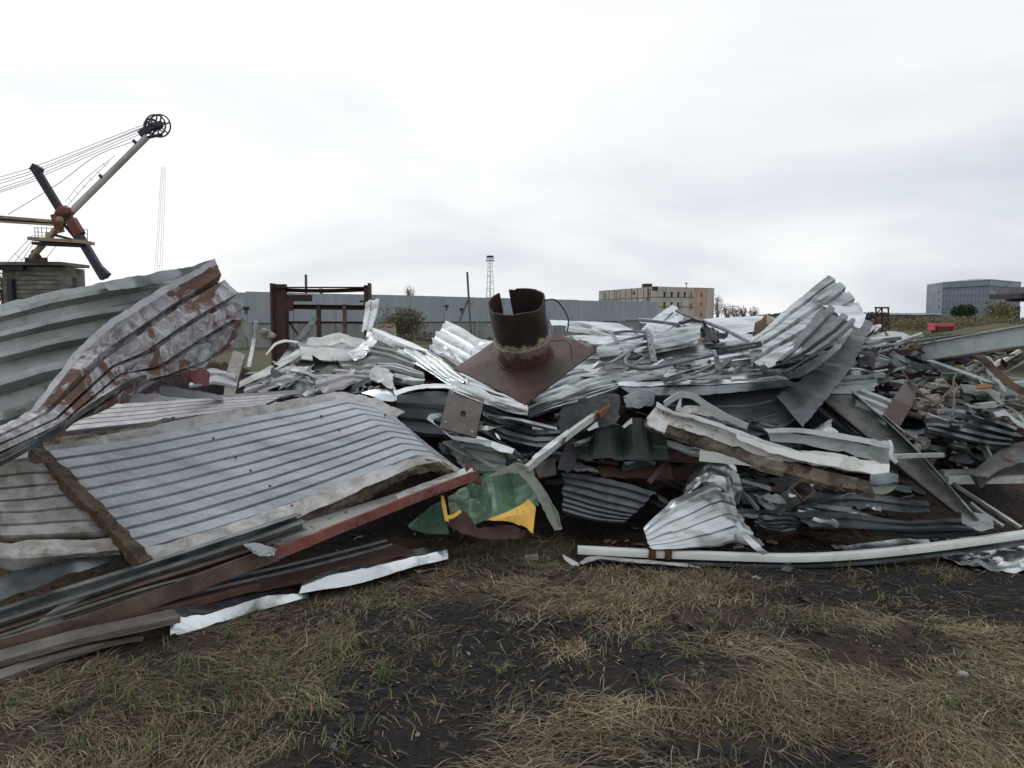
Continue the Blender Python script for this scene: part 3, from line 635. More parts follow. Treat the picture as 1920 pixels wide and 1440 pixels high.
for i, (px, h_, lb) in enumerate(((1346, 62, 'tall thin bare tree touching the ruined building'), (1364, 38, 'bare tree second from the ruined building'), (1378, 34, 'rounded bare tree in the middle of the row right of the ruin'), (1394, 30, 'low bushy bare tree right of the rounded one'), (1413, 32, 'slender grey bare tree farthest right of the row'))):
    twiggy(px, 600, h_, 190, lb, 30+i, 'bare trees right of the ruined building')
# far treeline and right-hand rise
leafcloud('far_woods', 'hazy dark treeline low on the horizon right of the heap', A(1560, 594, 420), (160*420/FPX, 12, 2.6), 9000, (.085, .085, .075), 1.1, 9, kind='stuff', cat='treeline')
leafcloud('scrub', 'olive and straw-coloured scrub covering the rise at far right', A(1830, 616, 38), (135*38/FPX, 5, .62), 24000, (.17, .16, .085), .08, 10, kind='stuff', cat='scrub')
leafcloud('scrub', 'dry straw-brown weeds on the near slope behind the box girder', A(1840, 652, 26), (110*26/FPX, 4.5, .42), 16000, (.15, .13, .075), .075, 17, kind='stuff', cat='scrub')
leafcloud('weeds_bank', 'dry brown weeds between the heap and the low sheds', A(1690, 612, 44), (60*44/FPX, 4, .55), 6000, (.135, .12, .08), .13, 12, kind='stuff', cat='weeds')
leafcloud('bush', 'round dark green bush in front of the blue-grey building', A(1808, 585, 45), (24*45/FPX, .7, 15*45/FPX), 2200, (.035, .06, .03), .11, 13, twigs=30)
leafcloud('bush', 'pale yellowish bush beside the dark overhang at the right edge', A(1876, 584, 42), (32*42/FPX, .8, 22*42/FPX), 1900, (.22, .20, .10), .10, 14, twigs=60)
# ------------------------------------------------------------------ ruined building
def facade(parent, P0, P1, H, rects, mat, nm='wall', inset=.5, z0=0, pane='black'):
    # rects: (s0,s1,z0,z1) openings in metres along the wall
    P0, P1 = np.array(P0, float), np.array(P1, float); Lw = np.linalg.norm((P1-P0)[:2]); dr = (P1-P0)/Lw; nrm = np.array([dr[1], -dr[0], 0])
    if nrm[1] > 0: nrm = -nrm
    ss = sorted({0, Lw, *[v for r_ in rects for v in r_[:2]]}); zs = sorted({z0, H, *[v for r_ in rects for v in r_[2:]]})
    V, Fs = [], []
    def P_(s, z, o=0): V.append(P0+dr*s+np.array([0, 0, z])-nrm*o); return len(V)-1
    for i in range(len(ss)-1):
        for j in range(len(zs)-1):
            cs, cz = (ss[i]+ss[i+1])/2, (zs[j]+zs[j+1])/2
            if any(r_[0] < cs < r_[1] and r_[2] < cz < r_[3] for r_ in rects): continue
            Fs.append([P_(ss[i], zs[j]), P_(ss[i+1], zs[j]), P_(ss[i+1], zs[j+1]), P_(ss[i], zs[j+1])])
    for r_ in rects:
        c4 = [(r_[0], r_[2]), (r_[1], r_[2]), (r_[1], r_[3]), (r_[0], r_[3])]
        for q in range(4):
            a_, b_ = c4[q], c4[(q+1) % 4]; Fs.append([P_(*a_), P_(*b_), P_(*b_, inset), P_(*a_, inset)])
    w_ = mk(nm, V, Fs, MT[mat], parent, ang=0)
    for r_ in rects:
        V, Fs = [], []; 
        for s, z in ((r_[0], r_[2]), (r_[1], r_[2]), (r_[1], r_[3]), (r_[0], r_[3])): V.append(P0+dr*s+np.array([0, 0, z])-nrm*(inset-.01))
        mk('window', V, [(0, 1, 2, 3)], MT[pane], parent, ang=0)
    return w_
def gp(px, d): return np.array([(px-960)/FPX*d, d, 0.])
Bl, Bm, Br = gp(1122, 291), gp(1230, 250), gp(1337, 264)
H1 = 1.6+57*250/FPX
ru = thing('ruined_building', 'abandoned three-storey concrete building with stained panels and empty windows', 'building', Bm)
sc = 250/FPX
def mkr(px, pz0, pz1, w_=5): # px -> distance along the front face
    f_ = (px-1230)/(1337-1230); s0 = f_*np.linalg.norm(Br-Bm); d_ = 250+f_*14; return (s0-w_*sc/2, s0+w_*sc/2, 1.6-(pz1-595)*d_/FPX, 1.6-(pz0-595)*d_/FPX)
Lf = np.linalg.norm(Br-Bm); cut = Lf*(1298-1230)/107; cut2 = Lf*(1320-1230)/107
r1 = [mkr(px, 548, 558, 6) for px in (1244, 1257, 1269, 1281)]+[mkr(1293, 549, 559, 4)]+[mkr(px, 567, 579, 6) for px in (1244, 1257, 1269)]+[mkr(1293, 570, 580, 4)]
dirf = (Br-Bm)/Lf
facade(ru, Bm, Bm+dirf*cut, H1, r1, 'ruin')
r2 = [tuple(np.array(mkr(1312, y0, y0+6, 4))-np.array([cut, cut, 0, 0])) for y0 in (551, 568, 587)]
facade(ru, Bm+dirf*cut, Bm+dirf*cut2, H1-.15, r2, 'ruinbrick', 'brick_bay'); facade(ru, Bm+dirf*cut2, Br, H1-.1, [], 'ruin')
ll = np.linalg.norm(Bm-Bl); facade(ru, Bl, Bm, H1, [(ll*.12, ll*.14, H1-3, H1-1.4), (ll*.33, ll*.35, H1-4, H1-.5), (ll*.62, ll*.66, H1-2.2, H1-1.1), (ll*.85, ll*.88, H1-6, H1-.4)], 'ruin')
# seams of the wall panels, parapet, rooftop hut
for i in range(1, 10):
    c_ = Bl+(Bm-Bl)*i/10; V, Fs = box_geo(c_+[0, -.06, H1/2], (.25, .12, H1)); mk('seam', V, Fs, MT['browngrey'], ru, ang=0)
for zz in (H1-3.2, H1-6.2):
    V, Fs = bar_geo([Bl+[0, -.08, zz], Bm+[0, -.08, zz]], sec_box(.12, .18)); mk('seam', V, Fs, MT['browngrey'], ru, ang=0)
    V, Fs = bar_geo([Bm+[0, -.08, zz], Bm+dirf*cut+[0, -.08, zz]], sec_box(.12, .18)); mk('seam', V, Fs, MT['browngrey'], ru, ang=0)
V, Fs = box_geo((A(1213, 537, 262)), (15*.17, 5, 1.6)); mk('rooftop_hut', V, Fs, MT['rustd'], ru, ang=0)
V, Fs = box_geo((A(1228, 541, 249)), (10*.17, 1, 1.3)); mk('rooftop_hut', V, Fs, MT['dark'], ru, ang=0)
bk_ = Br+np.array([6, 26, 0.]); bl_ = Bl+np.array([8, 22, 0.])
mk('roof', [Bl+[0, 0, H1], Bm+[0, 0, H1], Br+[0, 0, H1], bk_+[0, 0, H1], bl_+[0, 0, H1]], [(0, 1, 2, 3, 4)], MT['ruin'], ru, ang=0)
mk('wall', [Br, bk_, bk_+[0, 0, H1], Br+[0, 0, H1]], [(0, 1, 2, 3)], MT['ruin'], ru, ang=0); mk('wall', [Bl, bl_, bl_+[0, 0, H1], Bl+[0, 0, H1]], [(0, 1, 2, 3)], MT['ruin'], ru, ang=0)
V, Fs = join([pipeV(A(1287, 541, 256), A(1287, 532, 256), .12), box_geo(A(1287, 531, 256), (.7, .3, .3))]); mk('antenna', V, Fs, MT['dark'], ru)
for i in range(5):
    px = 1218-i*2.6; V, Fs = pipeV(A(px+2.6, 545+i*5, 247), A(px, 550+i*5, 247), .12, 5); mk('ladder', V, Fs, MT['dark'], ru)
# ------------------------------------------------------------------ blue-grey building
Ga, Gb, Gc = gp(1762, 325), gp(1851, 300), gp(1908, 323); H2 = 1.6+70.5*300/FPX
gb = thing('office_block', 'blue-grey five-storey block with banded facade at the far right', 'building', Gb)
for P0, P1, nm in ((Ga, Gb, 'wall'), (Gb, Gc, 'wall')):
    Lw = np.linalg.norm(P1-P0); nb = int(Lw/1.9); rc = []
    for fl in range(5):
        for i in range(nb):
            s0 = (i+.2)*Lw/nb; rc.append((s0, s0+Lw/nb*.6, 1.2+fl*2.6, 2.6+fl*2.6))
    facade(gb, P0, P1, H2, rc, 'glassb', nm, .12, pane='glassd')
    nd = (P1-P0)/Lw; 
    for zz, th in ((H2-2.4, .35), (H2-.12, .3), (3.6, .25)):
        V, Fs = bar_geo([P0+[0, -.12, zz], P1+[0, -.12, zz]], sec_box(.25, th)); mk('band', V, Fs, MT['slate' if zz < H2-1 else 'glassl'], gb, ang=0)
V, Fs = [], []
Gd, Ge = Gc+np.array([-14, 26, 0.]), Ga+np.array([6, 24, 0.])
ap = (Gb+Gd)/2+np.array([3, 0, H2+1.4]); V = [Ga+[0, 0, H2], Gb+[0, 0, H2], Gc+[0, 0, H2], Gd+[0, 0, H2], Ge+[0, 0, H2], ap]
mk('roof', V, [(0, 1, 5), (1, 2, 5), (2, 3, 5), (3, 4, 5), (4, 0, 5)], MT['glassl'], gb, ang=0)
mk('wall', [Ga, Ge, Ge+[0, 0, H2], Ga+[0, 0, H2]], [(0, 1, 2, 3)], MT['glassb'], gb, ang=0)
mk('wall', [Gc, Gd, Gd+[0, 0, H2], Gc+[0, 0, H2]], [(0, 1, 2, 3)], MT['glassb'], gb, ang=0)
for q in (548, 562, 576):
    V, Fs = box_geo(A(1758.5, q, 324), (.8, 1.2, .9)); mk('balcony', V, Fs, MT['glassl'], gb, ang=0)
# low sheds
sh = thing('long_shed', 'long low grey shed on the horizon left of the blue-grey block', 'shed', gp(1710, 260))
facade(sh, gp(1662, 262), gp(1762, 258), 2.4, [(i*1.7+.5, i*1.7+1.2, .9, 1.7) for i in range(9)], 'plinth', pane='slate')
mk('roof', [gp(1661, 261)+[0, 0, 2.45], gp(1763, 257)+[0, 0, 2.45], gp(1763, 270)+[0, 0, 3.0], gp(1661, 274)+[0, 0, 3.0]], [(0, 1, 2, 3)], MT['slate'], sh, ang=0)
# red kiosk
ko = thing('red_shelter', 'small bright red roofed shelter with a dark doorway right of the heap', 'shelter', A(1765, 640, 34)*np.array([1, 1, 0]))
s_ = 34/FPX
V, Fs = join([box_geo(A(1765, 609, 34), (38*s_, .6, 6*s_)), box_geo(A(1747.5, 615, 34), (3*s_, .5, 9*s_)), box_geo(A(1782.5, 615, 34), (3*s_, .5, 9*s_))]); mk('canopy', V, Fs, MT['redpaint'], ko, ang=0)
V, Fs = box_geo(A(1765, 622, 33.9), (25*s_, .5, 20*s_)); mk('doorway', V, Fs, MT['rustd'], ko, ang=0)  # solid dark block; shade inside the opening is put into its colour
# dark overhang at right edge
ov = thing('loading_canopy', 'dark heavy steel canopy on posts cut by the right edge', 'canopy', A(1915, 640, 46)*np.array([1, 1, 0])); s_ = 46/FPX
V, Fs = join([box_geo(A(1935, 546, 46), (78*s_, 3, 14*s_)), box_geo(A(1925, 556, 46), (82*s_, 3, 9*s_))]); V[:, 0] += (V[:, 2] > A(0, 547, 46)[2])*.25; mk('canopy_roof', V, Fs, MT['cranedark'], ov, ang=0)
for px in (1893, 1907, 1930): mk('post', *box_geo(A(px, 590, 46)*[1, 1, .5], (5*s_, .3, A(px, 560, 46)[2]*1.02)), MT['cranedark'], ov, ang=0)
mk('beam', *bar_geo([A(1885, 563, 45.5), A(1950, 563, 45.5)], sec_box(.2, .16)), MT['cranedark'], ov)
# rusty lattice cages behind the heap
D2 = 24.; s_ = D2/FPX
lt = thing('rusty_cage', 'small rusty lattice tower standing behind the heap near the red shelter', 'lattice tower', A(1654, 680, D2)*np.array([1, 1, 0]))
for px in (1640, 1653, 1667):
    for dd in (0, .45): a_ = A(px+(2 if px < 1650 else -2 if px > 1660 else 0), 577, D2+dd); b_ = A(px-(1 if px < 1650 else -1), 690, D2+dd); b_[2] = 0; mk('post', *bar_geo([b_, a_], sec_angle(.05, .05, .012)), MT['rustframe'], lt)
for py in (577, 591, 606, 620):
    mk('crossbar', *bar_geo([A(1640, py, D2), A(1667, py, D2)], sec_box(.04, .05)), MT['rustframe'], lt)
    mk('crossbar', *bar_geo([A(1640, py, D2+.45), A(1667, py, D2+.45)], sec_box(.04, .05)), MT['rustframe'], lt)
for a_, b_ in (((1640, 606), (1667, 591)), ((1640, 591), (1654, 577)), ((1640, 620), (1667, 606))): mk('brace', *bar_geo([A(*a_, D2), A(*b_, D2)], sec_box(.03, .03)), MT['rustframe'], lt)
# ------------------------------------------------------------------ dragline crane
K = 40.0; u = K/FPX
cr_ = thing('crane', 'derelict quarry crane with pale boom and dark mast rising at the left', 'crane', A(60, 700, K)*np.array([1, 1, 0]))
def cb(nm, pts, r, m, sec=None, n=None, dd=0): V, Fs = bar_geo([A(a_, b_, K+dd) for a_, b_ in pts], sec or sec_tube(r*u, 10), n=n, up=(0, 1, 0)); return mk(nm, V, Fs, MT[m], cr_)
cb('boom', [(136, 396), (276, 256)], 6, 'cranewhite', n=12); cb('boom_foot', [(58, 484), (136, 396)], 6, 'cranetan', n=10)
for a_ in ((190, 334), (253, 269)): cb('collar', [a_, (a_[0]+3, a_[1]-3)], 7, 'cranedark')
cb('handrail', [(134, 388), (262, 262)], .7, 'cranedark'); 
for i in range(9):
    px = 140+i*14; py = 381-i*13.8; cb('handrail_post', [(px, py), (px+3, py+5)], .5, 'cranedark')
cb('boom_ladder', [(122, 378), (160, 335), (216, 292)], .45, 'slatw'); cb('boom_ladder', [(128, 384), (165, 342), (205, 303)], .45, 'slatw')
for i in range(6): cb('ladder_rung', [(128+i*13, 372-i*13), (134+i*13, 377-i*13)], .4, 'slatw')
cb('mast', [(67, 318), (117, 400)], 7, 'cranedark', sec_box(12*u, 12*u)); cb('mast_foot', [(128, 408), (196, 522)], 7, 'cranedark', sec_box(13*u, 13*u)); cb('mast_head', [(62, 313), (76, 322)], 7, 'cranedark', sec_box(13*u, 16*u)); cb('mast_shoe', [(186, 503), (202, 518)], 5, 'cranedark', sec_box(12*u, 14*u))
V, Fs = lump_geo(A(120, 397, K-.1), 15*u, 4, 10, .15, (1, .8, .75)); mk('hub', V, Fs, MT['cranered'], cr_)
cb('hub_arm', [(133, 412), (150, 440)], 9, 'cranered', sec_box(16*u, 16*u)); cb('gusset', [(103, 402), (112, 430)], 7, 'cranered', sec_box(12*u, 12*u)); V, Fs = lump_geo(A(112, 412, K-.3), 7*u, 6, 8, .2); mk('knuckle', V, Fs, MT['cranetan'], cr_)
cb('strut', [(-60, 402), (104, 415)], 4, 'cranetan', sec_box(5*u, 5*u)); cb('strut', [(-60, 412), (104, 422)], 4, 'cranetan', sec_box(3.4*u, 4*u)); cb('strut', [(-60, 407), (104, 419)], 3, 'cranedark', sec_box(6*u, 5*u), dd=.1)
cb('platform', [(66, 449), (165, 455)], 4, 'cranetan', sec_box(6*u, 50*u)); cb('platform_beam', [(68, 457), (160, 461)], 3, 'cranedark', sec_box(5*u, 30*u))
for px in (66, 72, 79, 88, 97): cb('railing_post', [(px, 448), (px-1, 426)], .6, 'cranedark')
for px in (152, 158, 164): cb('railing_post', [(px, 455), (px, 430)], .6, 'cranedark')
for dy in (0, 8, 15): cb('railing', [(64, 427+dy), (98, 428+dy)], .5, 'cranedark'); cb('railing', [(150, 430+dy), (165, 431+dy)], .5, 'cranedark')
cb('stay', [(118, 418), (146, 452)], 3, 'cranedark'); cb('stay', [(146, 452), (100, 440)], 2.4, 'cranedark'); cb('stay', [(86, 440), (120, 432)], 3, 'cranetan')
cb('foot_bracket', [(48, 488), (88, 488)], 3.4, 'cranedark', sec_box(10*u, 6*u)); cb('foot_bracket', [(62, 470), (74, 484)], 5, 'rustd')
for x0, y0, x1, y1 in ((62, 440, 15, 490), (66, 446, 28, 490), (66, 452, 40, 490), (106, 460, 84, 488), (28, 475, 42, 488)): cb('stair_rail', [(x0, y0), (x1, y1)], .5, 'tube')
# sheaves at the boom head: rims with spokes
def wheel(px, py, r, dd, nsp=6, nm='sheave'):
    c_ = A(px, py, K+dd); ps = []; n = 28; pts = [c_+np.array([math.cos(a_)*r*u, 0, math.sin(a_)*r*u]) for a_ in np.linspace(0, 2*math.pi, n)]
    ps.append(bar_geo(pts, sec_box(2.2*u, 2.2*u), up=(0, 1, 0), n=n, sm=0))
    for i in range(nsp):
        a_ = i*2*math.pi/nsp+.3; ps.append(bar_geo([c_, c_+np.array([math.cos(a_)*r*u, 0, math.sin(a_)*r*u])], sec_box(2.2*u, 2*u), up=(0, 1, 0)))
    V, Fs = lump_geo(c_, 6*u, 3, 6, .1); ps.append((V, Fs)); V, Fs = join(ps); mk(nm, V, Fs, MT['cranedark'], cr_)
wheel(299, 236, 20, -.5); wheel(291, 235, 19, 0); wheel(283, 236, 13, .5)
cb('head_frame', [(262, 252), (286, 238), (304, 232)], 5, 'cranedark', sec_box(10*u, 9*u)); cb('head_frame', [(268, 246), (276, 226)], 2, 'cranedark'); cb('head_frame', [(276, 258), (304, 252)], 3, 'cranedark')
for a_ in (((-60, 349), (62, 314), (272, 233)), ((-60, 355), (64, 320), (272, 237)), ((-60, 362), (66, 324), (268, 240)), ((-60, 372), (68, 330), (266, 245)), ((-60, 377), (70, 334), (262, 252)), ((-60, 380), (73, 337))):
    V, Fs = bar_geo([A(q[0], q[1], K+rng.uniform(-.5, .5)) for q in a_], sec_tube(.55*u, 5), n=8, sm=.2); mk('rope', V, Fs, MT['tube'], cr_)
cb('rope', [(15, 402), (110, 344), (180, 292), (255, 264)], .6, 'tube', n=10)
# machinery house
s_ = u; hc = A(85, 560, K+2.2); Lh = 114*u
for i in range(9):
    py = 504+i*8.6; V, Fs = box_geo(A(85, py, K+1), (Lh+rng.uniform(-.04, .04), .06, 7.4*u), rng.uniform(-.004, .004)); mk('slat', V, Fs, MT['slatw'], cr_, ang=0)
V, Fs = box_geo(A(85, 540, K+2.3)*[1, 1, 0]+[0, 0, A(0, 502, K+2)[2]/2+.3], (Lh-.1, 2.4, A(0, 502, K+2)[2]-.6)); mk('house', V, Fs, MT['slatw'], cr_, ang=0)
V, Fs = box_geo(A(70, 497, K+1.8), (148*u, 2.8, 6*u)); mk('house_roof', V, Fs, MT['slatw'], cr_, ang=0)
V, Fs = box_geo(A(12, 500, K+.8), (70*u, .4, 13*u)); mk('roof_beam', V, Fs, MT['cranedark'], cr_, ang=0)
V, Fs = box_geo(A(22, 540, K+.8)*[1, 1, .5], (9*u, .4, A(0, 504, K)[2])); mk('post', V, Fs, MT['cranedark'], cr_, ang=0)
V, Fs = box_geo(A(141, 540, K+.9)*[1, 1, .5], (3*u, .3, A(0, 498, K)[2])); mk('post', V, Fs, MT['cranedark'], cr_, ang=0)
leafcloud('bush', 'yellowish bush under the crane at the left edge', A(6, 540, 43), (20*43/FPX, .6, 30*43/FPX), 900, (.2, .17, .07), .12, 21, twigs=30)

# ================================================================== LEFT: big folded decks and the white panel
# grey-green deck lying on top at the far left
sheet('deck_sheet', 'large grey-green trapezoid-ribbed deck sheet sloping up at the far left', [
    [(-70, 590, 4.5), (60, 556, 4.9), (200, 528, 5.3), (330, 508, 5.7), (405, 494, 6.0)],
    [(-70, 700, 4.35), (60, 668, 4.75), (180, 640, 5.1), (260, 600, 5.5), (330, 570, 5.8)],
    [(-70, 905, 3.9), (40, 850, 4.3), (120, 790, 4.75), (200, 720, 5.15), (260, 665, 5.5)]], MT['deck'], ab=True, ribs=6, rh=.085, bend=.02, kink=.5, sm=.6, cr=.008, cf=3, prof=(.0, .48, .62, .86))
sheet('edge_flashing', 'pale bent edge strip folded over the peak above the rusty deck sheet', [
    [(190, 530, 5.2), (300, 508, 5.55), (350, 502, 5.75), (398, 486, 5.95), (412, 500, 6.0)],
    [(205, 545, 5.15), (300, 532, 5.5), (350, 512, 5.7), (392, 497, 5.9), (404, 510, 5.95)]], MT['galvd'], ab=True, k=-.06, cr=.01, cf=8, du=.02)
# the rusty, flaking folded deck over it
sheet('folded_deck', 'rusty folded deck sheet with flaking white coating leaning at the left', [
    [(-60, 830, 3.55), (65, 763, 4.0), (148, 655, 4.60), (213, 598, 4.7), (305, 543, 5.1), (404, 488, 5.6)],
    [(-60, 848, 3.5), (92, 775, 3.95), (198, 672, 4.58), (246, 640, 4.7), (332, 578, 5.1), (428, 520, 5.55)],
    [(-60, 862, 3.48), (108, 786, 3.95), (212, 690, 4.62), (282, 664, 4.78), (372, 602, 5.15), (452, 560, 5.55)],
    [(-60, 880, 3.46), (114, 797, 3.95), (226, 706, 4.64), (305, 692, 4.85), (388, 640, 5.2), (458, 596, 5.6)],
    [(-60, 896, 3.5), (120, 806, 4.0), (240, 728, 4.55), (318, 706, 4.9), (384, 688, 5.25), (446, 640, 5.65)]], MT['flake'], ab=True, ribs=4, rh=-.075, bend=.012, kink=.3, sm=.08, cr=.008, cf=2.5, torn=.03, prof=(.0, .74, .80, .94), t=.006)
sheet('edge_strip', 'lavender-grey rolled strip along the upper edge of the rusty folded deck', [
    [(58, 768, 3.99), (142, 656, 4.42), (206, 598, 4.66), (300, 541, 5.06), (402, 485, 5.56)], [(68, 772, 3.97), (155, 663, 4.40), (219, 608, 4.64), (309, 551, 5.04), (407, 496, 5.54)]], MT['mauve'], ab=True, k=-.045, bend=.004, cr=.006, cf=4, sm=.1)
bar('edge_seam', 'long grey rolled seam edging the rusty folded deck', [A(-40, 888, 3.44), A(100, 812, 3.9), A(170, 760, 4.2), A(238, 720, 4.46), A(275, 706, 4.62)], sec_box(.016, .022), MT['galvd'], 'metal strip', wob=.01)
# sheets behind and under the panel
sheet('ribbed_sheet', 'mauve-grey flat ribbed sheet showing behind the top edge of the white panel', [
    [(180, 758, 5.9), (320, 752, 6.0), (540, 738, 6.25)], [(120, 812, 5.35), (300, 790, 5.6), (480, 766, 5.9)]], MT['mauve'], ab=True, ribs=5, rh=-.016, bend=.01, kink=.1, prof=(.0, .84, .88, .97))
sheet('ribbed_sheet', 'dark narrow sheet edge lying right behind the mauve-grey ribbed sheet', [
    [(250, 736, 6.1), (400, 742, 6.2), (560, 728, 6.4)], [(240, 756, 6.0), (400, 752, 6.1), (560, 738, 6.3)]], MT['slate'], ab=True, bend=.01)
sheet('insulation_sheet', 'crumbling brown insulation squeezed out above the white panel', [
    [(80, 828, 5.0), (200, 806, 5.2), (330, 782, 5.45)], [(85, 846, 4.9), (200, 826, 5.1), (330, 800, 5.35)]], MT['foam'], ab=True, t=.05, cr=.02, cf=9, du=.02, k=.05, cat='insulation')
# main white panel with parts
pn_rows = [
    [(82, 846, 4.75), (250, 822, 5.1), (420, 789, 5.5), (560, 763, 5.8), (640, 747, 5.95), (690, 757, 5.95), (742, 782, 5.85)],
    [(170, 942, 4.5), (330, 905, 4.85), (480, 868, 5.2), (620, 828, 5.45), (715, 798, 5.6), (765, 808, 5.62), (805, 835, 5.6)],
    [(262, 1034, 4.3), (400, 996, 4.6), (540, 950, 4.9), (680, 896, 5.15), (782, 857, 5.3), (818, 860, 5.35), (858, 878, 5.4)]]
pb = A(300, 1060, 4.4); pb[2] = 0
pnl = thing('wall_panel', 'large blue-white ribbed sandwich panel bent over near its right end', 'wall panel', pb)
g = sheet_geo(pn_rows, ab=True, ribs=10, rh=-.03, bend=.009, kink=.1, sm=.15, prof=(.0, .74, .82, .92), cr=.0, du=.03); V, Fc = slab(g[0], g[1], .004); mk('skin', V, Fc, MT['panel'], pnl, ang=20)
g = sheet_geo([[(78, 838, 4.77), (245, 806, 5.15), (420, 770, 5.55), (560, 746, 5.85), (640, 736, 6.05), (700, 744, 6.05), (760, 772, 5.95)],
               [(84, 849, 4.75), (252, 826, 5.1), (422, 793, 5.5), (562, 767, 5.8), (640, 750, 5.95), (690, 761, 5.95), (745, 785, 5.85)]], ab=True, k=.01, sm=.25, bend=.006, cr=.006, cf=6, torn=.03); V, Fc = slab(g[0], g[1], .006); mk('top_border', V, Fc, MT['panelw'], pnl, ang=20)
g = sheet_geo([[(258, 1030, 4.3), (400, 992, 4.6), (540, 946, 4.9), (680, 892, 5.15), (783, 856, 5.3), (820, 860, 5.35), (860, 878, 5.4)],
               [(278, 1056, 4.26), (420, 1014, 4.5), (556, 972, 4.8), (690, 914, 5.05), (780, 874, 5.22), (824, 868, 5.3), (862, 890, 5.36)]], ab=True, k=-.004, sm=.25, bend=.006, cr=.004, cf=6); V, Fc = slab(g[0], g[1], .006); mk('bottom_border', V, Fc, MT['panelw'], pnl, ang=20)
g = sheet_geo([[(84, 850, 4.8), (250, 828, 5.15), (420, 795, 5.55), (640, 753, 6.0), (690, 763, 6.0), (740, 786, 5.9)],
               [(272, 1050, 4.32), (400, 1012, 4.62), (540, 968, 4.92), (782, 870, 5.33), (818, 868, 5.4), (852, 884, 5.44)]], ab=True, k=.03, sm=.25, bend=.004, cr=.006, cf=9); V, Fc = slab(g[0], g[1], .055, .02, 14); mk('insulation', V, Fc, MT['foam'], pnl, ang=40)
g = sheet_geo([[(290, 1058, 4.3), (430, 1014, 4.55), (560, 975, 4.85), (690, 918, 5.1), (760, 880, 5.2), (800, 868, 5.27), (850, 884, 5.33)],
               [(300, 1066, 4.32), (430, 1030, 4.57), (560, 996, 4.88), (690, 934, 5.15), (760, 896, 5.28), (805, 884, 5.36), (850, 893, 5.4)]], ab=True, k=-.01, sm=.4, bend=.006, cr=.014, cf=12, du=.02, torn=.05); V, Fc = slab(g[0], g[1], .03, .01); mk('torn_edge', V, Fc, MT['foam'], pnl, ang=40)
V, Fs = bar_geo([A(66, 842, 4.76), A(110, 888, 4.62), A(165, 948, 4.45), A(225, 1010, 4.3), A(272, 1058, 4.2)], sec_box(.075, .06), n=40, wob=.012); V = V+.016*np.stack([vn(V*30, 1), vn(V*30, 2), vn(V*30, 3)], -1); mk('edge_batten', V, Fs, MT['batten'], pnl, ang=50)
for i in range(16):
    f = (i+.5)/16; c_ = A(86+f*178, 856+f*182+rng.uniform(-3, 3), 4.68-.42*f); V, Fs = lump_geo(c_, .011*rng.uniform(.6, 1.3), i, 5, .3); mk('rust_clump', V, Fs, MT['rustd'], pnl)
for (px, py, d_) in ((400, 822, 5.3), (442, 857, 5.2), (546, 860, 5.3), (470, 882, 5.12), (506, 911, 4.98), (602, 780, 5.72), (636, 807, 5.58), (652, 820, 5.52), (690, 851, 5.38), (725, 881, 5.2), (547, 948, 4.85), (366, 780, 5.45), (722, 778, 5.8), (752, 803, 5.68), (770, 823, 5.6)):
    V, Fs = lump_geo(A(px, py, d_-.012), .008, 3, 5, .1); mk('screw', V, Fs, MT['rustd'], pnl)
# old white ribbed sheets under the panel, far left
sheet('ribbed_sheet', 'old whitewashed ribbed sheet under the left corner of the white panel', [
    [(-60, 884, 4.35), (40, 868, 4.5), (118, 874, 4.65)], [(-60, 948, 4.25), (60, 940, 4.4), (165, 926, 4.52)], [(-60, 1010, 4.1), (80, 1006, 4.25), (215, 1000, 4.35)]], MT['whiteold'], ab=True, ribs=6, rh=-.03, bend=.02, cr=.006, cf=3, k=.06, kink=.3, sm=.1, prof=(.0, .80, .85, .96))
sheet('ribbed_sheet', 'dirty grey sheet in the shadow between rusty deck and white panel', [
    [(-60, 860, 4.7), (60, 846, 4.8), (120, 850, 4.9)], [(-60, 900, 4.5), (60, 884, 4.65), (130, 890, 4.7)]], MT['mauve'], ab=True, ribs=2, rh=.02, k=.1)
sheet('insulation_roll', 'brown-grey rolled insulation slab sagging under the whitewashed sheet', [
    [(-60, 1012, 4.12), (20, 1020, 4.15), (110, 1012, 4.22), (222, 1006, 4.32)], [(-60, 1040, 4.0), (20, 1044, 4.05), (110, 1040, 4.14), (222, 1034, 4.24)], [(-60, 1052, 4.06), (30, 1064, 4.1), (110, 1050, 4.2), (225, 1046, 4.3)]], MT['whiteold'], ab=True, t=.05, cr=.016, cf=6, du=.02, cat='insulation')
sheet('flat_strip', 'wide blue-grey flat strip lying at the far left below the insulation roll', [
    [(-60, 1088, 4.0), (60, 1066, 4.12), (150, 1046, 4.22), (240, 1036, 4.32)], [(-60, 1146, 3.86), (60, 1108, 4.02), (140, 1078, 4.16), (236, 1044, 4.28)]], MT['galvd'], ab=True, bend=.012, cr=.003)
# long stacked profiles running up to the right
def lline(name, label, pts, mat, sec, cat='metal profile', **kw): return bar(name, label, [A(*p) for p in pts], sec, MT[mat], cat, **kw)
lline('channel', 'long thin bright-edged channel running along under the white panel', [(-60, 1172, 3.8), (140, 1108, 4.0), (300, 1056, 4.2), (470, 1000, 4.45), (560, 970, 4.65)], 'galvd', sec_chan(.06, .05, .005), wob=.006)
lline('channel', 'dark channel nested just below the bright-edged one', [(-60, 1192, 3.76), (140, 1128, 3.96), (300, 1074, 4.16), (470, 1018, 4.4), (570, 982, 4.6)], 'webdark', sec_chan(.07, .05, .005), wob=.006)
lline('channel', 'third dark channel in the nested stack under the white panel', [(-60, 1206, 3.74), (140, 1142, 3.94), (300, 1088, 4.12), (470, 1034, 4.36), (520, 1016, 4.5)], 'brownbeam', sec_chan(.07, .04, .005), wob=.006)
